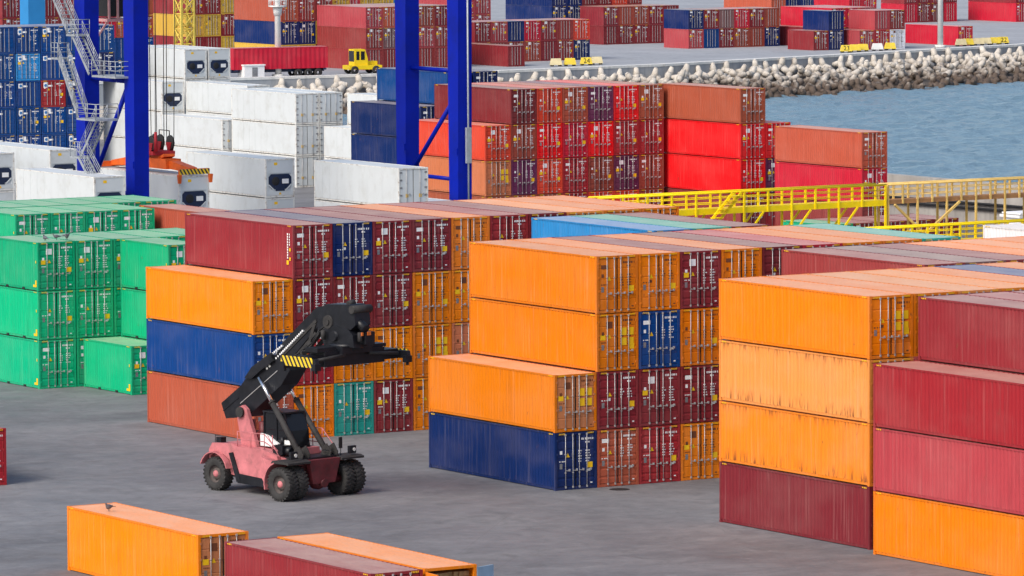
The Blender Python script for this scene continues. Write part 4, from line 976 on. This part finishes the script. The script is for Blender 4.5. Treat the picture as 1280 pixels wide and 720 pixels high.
q('std40', 300.0, 420.0, [['terra', 'terra', 'terra'], ['navy', 'navy', 'sky'], ['navy', 'navy', 'navy']], 'sky-topped far quay row')
q('std40', 322., 432., [['crimson', 'crimson'], ['crimson', 'crimson']], 'crimson quay pair far back')
q('hc20', 344.3, 449.2, [['crimson', 'maroon'], ['maroon', 'maroon'], ['dmaroon', 'maroon'], ['crimson', 'maroon']], 'quay row behind the white post')
q('hc40', 359.1, 440.8, [['crimson', 'maroon'], ['brown', 'yellow']], 'far crimson quay pair')
dry('std20', 271.9, 412., 3.01, C['cream'], 'small cream container end beside the navy-cornered quay row', group=QG, detail=1)
# stacks behind the blue wall
block('std20', 143.3, 350., [['-maroon', '-maroon', 'brick', 'maroon'], ['-maroon', '-maroon', 'rust', 'brick'], ['-maroon', '-maroon', 'brick', 'maroon'], ['-maroon', 'blue', 'brick', 'rose'], ['-maroon', 'blue', 'rust', 'brick'],
      ['blue', 'blue', 'crimson', 'terra'], ['blue', 'blue', 'terra', 'terra'], ['blue', 'blue', 'terra', 'terra']], 'stack behind the blue wall', QG, p=2.5, hs=2.62, z0=3.01, detail=1)
# ---------------------------------------------------------------- quay furniture
M['qyel'] = solid('block_yellow', (.78, .58, .05), .7, 0, .12, 1.5, (.5, .42, .25, .4))
M['qpale'] = solid('block_faded', (.68, .58, .34), .7, 0, .12, 1.5)
M['post'] = solid('post_white', (.74, .74, .72), .5, 0, .05, 1, (.45, .42, .38, .3))
def textmesh(s, size, mat):
    cu = bpy.data.curves.new('t', 'FONT'); cu.body = s; cu.size = size; cu.align_x = 'CENTER'; cu.align_y = 'CENTER'; cu.extrude = .004
    ob = bpy.data.objects.new('t', cu); COL.objects.link(ob)
    dg = bpy.context.evaluated_depsgraph_get(); me = bpy.data.meshes.new_from_object(ob.evaluated_get(dg)); bpy.data.objects.remove(ob); me.materials.clear(); me.materials.append(mat); return me
def qblock(x, y, mat, num, label, group='numbered barrier blocks on the quay'):
    t = thing('barrier_block', label, 'barrier', (x, y, 3.01), -.36, group)
    b = MB(); b.hexa([(-.75, -.4, .18), (.75, -.4, .18), (.75, .4, .18), (-.75, .4, .18), (-.58, -.25, .98), (.58, -.25, .98), (.58, .25, .98), (-.58, .25, .98)]); b.build('body', mat, t)
    for xx in (-.5, .5): b = MB(); b.box(xx-.16, xx+.16, -.38, .38, 0, .18); b.build('foot', M['black'], t)
    if num:
        o = put('number', textmesh(num, .85, M['black']), t, loc=(0, -.345, .56)); o.rotation_euler = (RAD(90-10.6), 0, 0)
for x, y, mt_, num, lb in ((221.6, 353.0, 'qpale', '', 'faded yellow barrier block farthest along the quay from block 24'), (223.6, 352.9, 'qyel', '', 'plain yellow barrier block beside block 24'), (226.2, 353.2, 'qyel', '24', 'yellow barrier block numbered 24 on the quay edge'),
        (228.4, 354.2, 'qpale', '', 'faded barrier block just past block 24'), (273.8, 364.3, 'qyel', '23', 'yellow block marked 23 before the small rose container'), (276.1, 365.5, 'qyel', '', 'plain yellow barrier block next to block 23'),
        (277.7, 366.0, 'qyel', '', 'second plain yellow barrier block along from block 23'), (280.5, 366.6, 'post', '', 'white barrier block in front of the white-based stack'), (283.0, 367.2, 'qyel', '', 'yellow barrier block before the crimson container'),
        (297.9, 371.6, 'qpale', '', 'faded barrier block beside the crimson container corner'), (299.4, 372.0, 'qyel', '', 'yellow barrier block in the row leading to block 22'), (301.6, 372.6, 'qpale', '', 'pinkish faded barrier block in the row leading to block 22'),
        (303.1, 373.0, 'qpale', '', 'pale barrier block in the row leading to block 22'), (304.9, 373.4, 'qyel', '', 'bright yellow barrier block touching block 22'), (306.7, 373.9, 'qyel', '22', 'yellow block marked 22 closing the mixed barrier row')):
    qblock(x, y, M[mt_], num, lb)
# lamp posts
for x, y, lb, plat in ((179.6, 349.0, 'white lamp post with a railed platform beside the trailer', True), (293.0, 369.6, 'plain white lamp post in front of the crimson container', False)):
    t = thing('lamp_post', lb, 'lamp post', (x, y, 3.0))
    b = MB(); b.tube((0, 0, .1), (0, 0, 26), .40, 16, 0, .24); b.build('shaft', M['post'], t)
    b = MB(); b.tube((0, 0, 0), (0, 0, .35), .75, 16); b.build('base', M['kerb'], t)
    b = MB(); b.box(-1.4, 1.4, -.3, .3, 26, 26.5); b.build('lamp_head', M['post'], t)
    if plat:
        b = MB(); b.tube((0, 0, 8.45), (0, 0, 8.6), 1.1, 12); b.tube((0, 0, 7.4), (0, 0, 8.45), .45, 12, 0, .6); pl = b.build('platform', M['post'], t)
        b = MB()
        for k in range(10):
            a, a2 = k*.628, (k+1)*.628; p = lambda q, z: (1.08*math.cos(q), 1.08*math.sin(q), z)
            b.tube(p(a, 8.6), p(a, 9.7), .04, 6); b.tube(p(a, 9.7), p(a2, 9.7), .04, 6); b.tube(p(a, 9.2), p(a2, 9.2), .03, 6)
        b.build('platform_rail', M['post'], pl)
# trailer, its container and the yellow tractor
tr = 1.44
dry('std40', 185.6, 347.4, 4.02, C['crimson'], 'crimson container riding on a trailer along the quay', detail=1, rotz=tr)
t = thing('trailer', 'dark flat trailer carrying the crimson container on the quay', 'trailer', (185.6+.16, 347.4+1.2, 3.0), tr)
b = MB(); b.box(-.5, .5, .2, 12.2, .62, 1.0); b.box(-1.2, 1.2, .2, .6, .8, 1.0); b.box(-1.2, 1.2, 11.6, 12.0, .8, 1.0); b.build('chassis', M['navyunit'], t)
for y in (1.2, 2.5, 3.8):
    for x in (-.95, .95): b = MB(); b.lathe(((.2, -.2), (.42, -.22), (.5, -.15), (.5, .15), (.42, .22), (.2, .2)), 'x', (x, y, .5), 16); b.build('wheel', M['tyre'], t)
for x in (-.7, .7): b = MB(); b.box(x-.1, x+.1, 9.0, 9.2, 0, .62); b.build('landing_leg', M['steel'], t)
M['tyel'] = solid('tractor_yellow', (.85, .60, .01), .45, 0, .06, 1)
t = thing('terminal_tractor', 'yellow terminal tractor with a boxy glazed cab on the quay', 'tractor', (190.4, 351.0, 3.0), -math.pi/2-.13)
b = MB(); b.box(-1.1, 1.1, -.2, 4.1, .55, 1.05); b.box(-1.1, .1, 2.5, 3.9, 1.05, 1.5); b.build('chassis', M['tyel'], t)
b = MB(); b.prism([(.6, 1.05), (.6, 3.0), (2.0, 3.0), (2.35, 1.9), (2.4, 1.05)], 'x', -1.05, .75); cb_ = b.build('cab', M['tyel'], t)
b = MB(); b.box(.755, .77, .85, 1.25, 1.7, 2.75); b.box(.755, .77, 1.45, 1.95, 1.7, 2.75); b.box(-.95, .65, .58, .595, 1.5, 2.8); b.box(-1.07, -1.055, .85, 1.25, 1.7, 2.75); b.box(-1.07, -1.055, 1.45, 1.95, 1.7, 2.75); b.build('window', M['glass'], cb_)
for x in (-1.0, 1.0):
    for y in (.5, 3.3): b = MB(); b.lathe(((.2, -.2), (.42, -.22), (.5, -.15), (.5, .15), (.42, .22), (.2, .2)), 'x', (x, y, .5), 16); b.build('wheel', M['tyre'], t)
t = thing('quay_cabin', 'small white cabin on the quay beside the lamp post', 'cabin', (175.8, 348.0, 3.0), -.1)
b = MB(); b.box(-1.3, 1.3, 0, 2, 0, 1.5); b.build('wall', M['white'], t); b = MB(); b.box(-1.4, 1.4, -.1, 2.1, 1.5, 1.65); b.build('roof', M['white'], t); b = MB(); b.box(-.3, .4, -.03, 0, 0, 1.3); b.build('door', M['steel'], t)
# breakwater: sloped core and tetrapods
def qy(x):
    for (x0, y0), (x1, y1) in zip(QE, QE[1:]):
        if x0 <= x <= x1: return y0+(y1-y0)*(x-x0)/(x1-x0)
    return QE[-1][1]
M['core'] = concrete('dark_rubble_core', (.06, .05, .042), (.12, .10, .085), .5)
b = MB()
xs = [176+k*4 for k in range(60)]
for x0, x1 in zip(xs, xs[1:]):
    b.face(((x0, qy(x0)-.1, 1.2), (x1, qy(x1)-.1, 1.2), (x1, qy(x1)-11, -1.6), (x0, qy(x0)-11, -1.6)))
o = b.build('breakwater_core', M['core']); o['kind'] = 'structure'
def tetra_mesh(seed):
    r = random.Random(seed); b = MB(); n = 8
    dirs = [Vector((0, 0, 1))] + [Vector((math.cos(a)*.943, math.sin(a)*.943, -.333)) for a in (0, 2.094, 4.189)]
    for d in dirs:
        b.tube(d*-.1, d*1.2, .60, n, 0, .33, True, True); b.tube(d*1.2, d*1.3, .33, n, 0, .22, True, True)
    return b.mesh('tetrapod', [M['tetra']])
TM = [tetra_mesh(k) for k in range(2)]
rr = random.Random(3)
k = 0
for row in range(6):
    x = 177.0 + row*.7
    while x < 318 and k < 296:
        off = .6 + row*1.75 + rr.uniform(-.45, .45)
        z = 2.0 - row*.62 + rr.uniform(-.25, .3)
        if not (x < 240 and row > 2 and x > 196):
            o = put('tetrapod', TM[k % 2], loc=(x, qy(min(x, 899))-off, z)); s = rr.uniform(.78, 1.02); o.scale = (s, s, s)
            o.rotation_euler = (rr.uniform(-.9, .9) if row else rr.uniform(-.35, .35), rr.uniform(-.9, .9) if row else rr.uniform(-.35, .35), rr.uniform(0, 6.28))
            tag(o, 'pale concrete tetrapod piled along the breakwater below the quay', 'tetrapod', 'tetrapods on the breakwater'); k += 1
        x += rr.uniform(2.2, 3.0)

# the many more that only show through the gaps
jb = MB(); base = TM[0]; bv = [v.co.copy() for v in base.vertices]; bf = [tuple(p.vertices) for p in base.polygons]
for n_ in range(330):
    x = rr.uniform(177, 330); u = rr.random()
    rot = Matrix.Rotation(rr.uniform(0, 6), 4, 'Z') @ Matrix.Rotation(rr.uniform(-1.2, 1.2), 4, 'X'); off = Vector((x, qy(x)-.6-u*10.5, .8-u*2.6)); i0 = len(jb.v)
    jb.v += [tuple(rot @ v + off) for v in bv]
    for f_ in bf: jb.f.append(tuple(i0+q_ for q_ in f_)); jb.m.append(0); jb.sm.append(True)
me = jb.mesh('tetrapod_pile', [M['tetra']], fix=False)
o = put('tetrapod_pile', me, kind='stuff'); tag(o, 'mass of stained concrete tetrapods filling the breakwater slope', 'tetrapods')
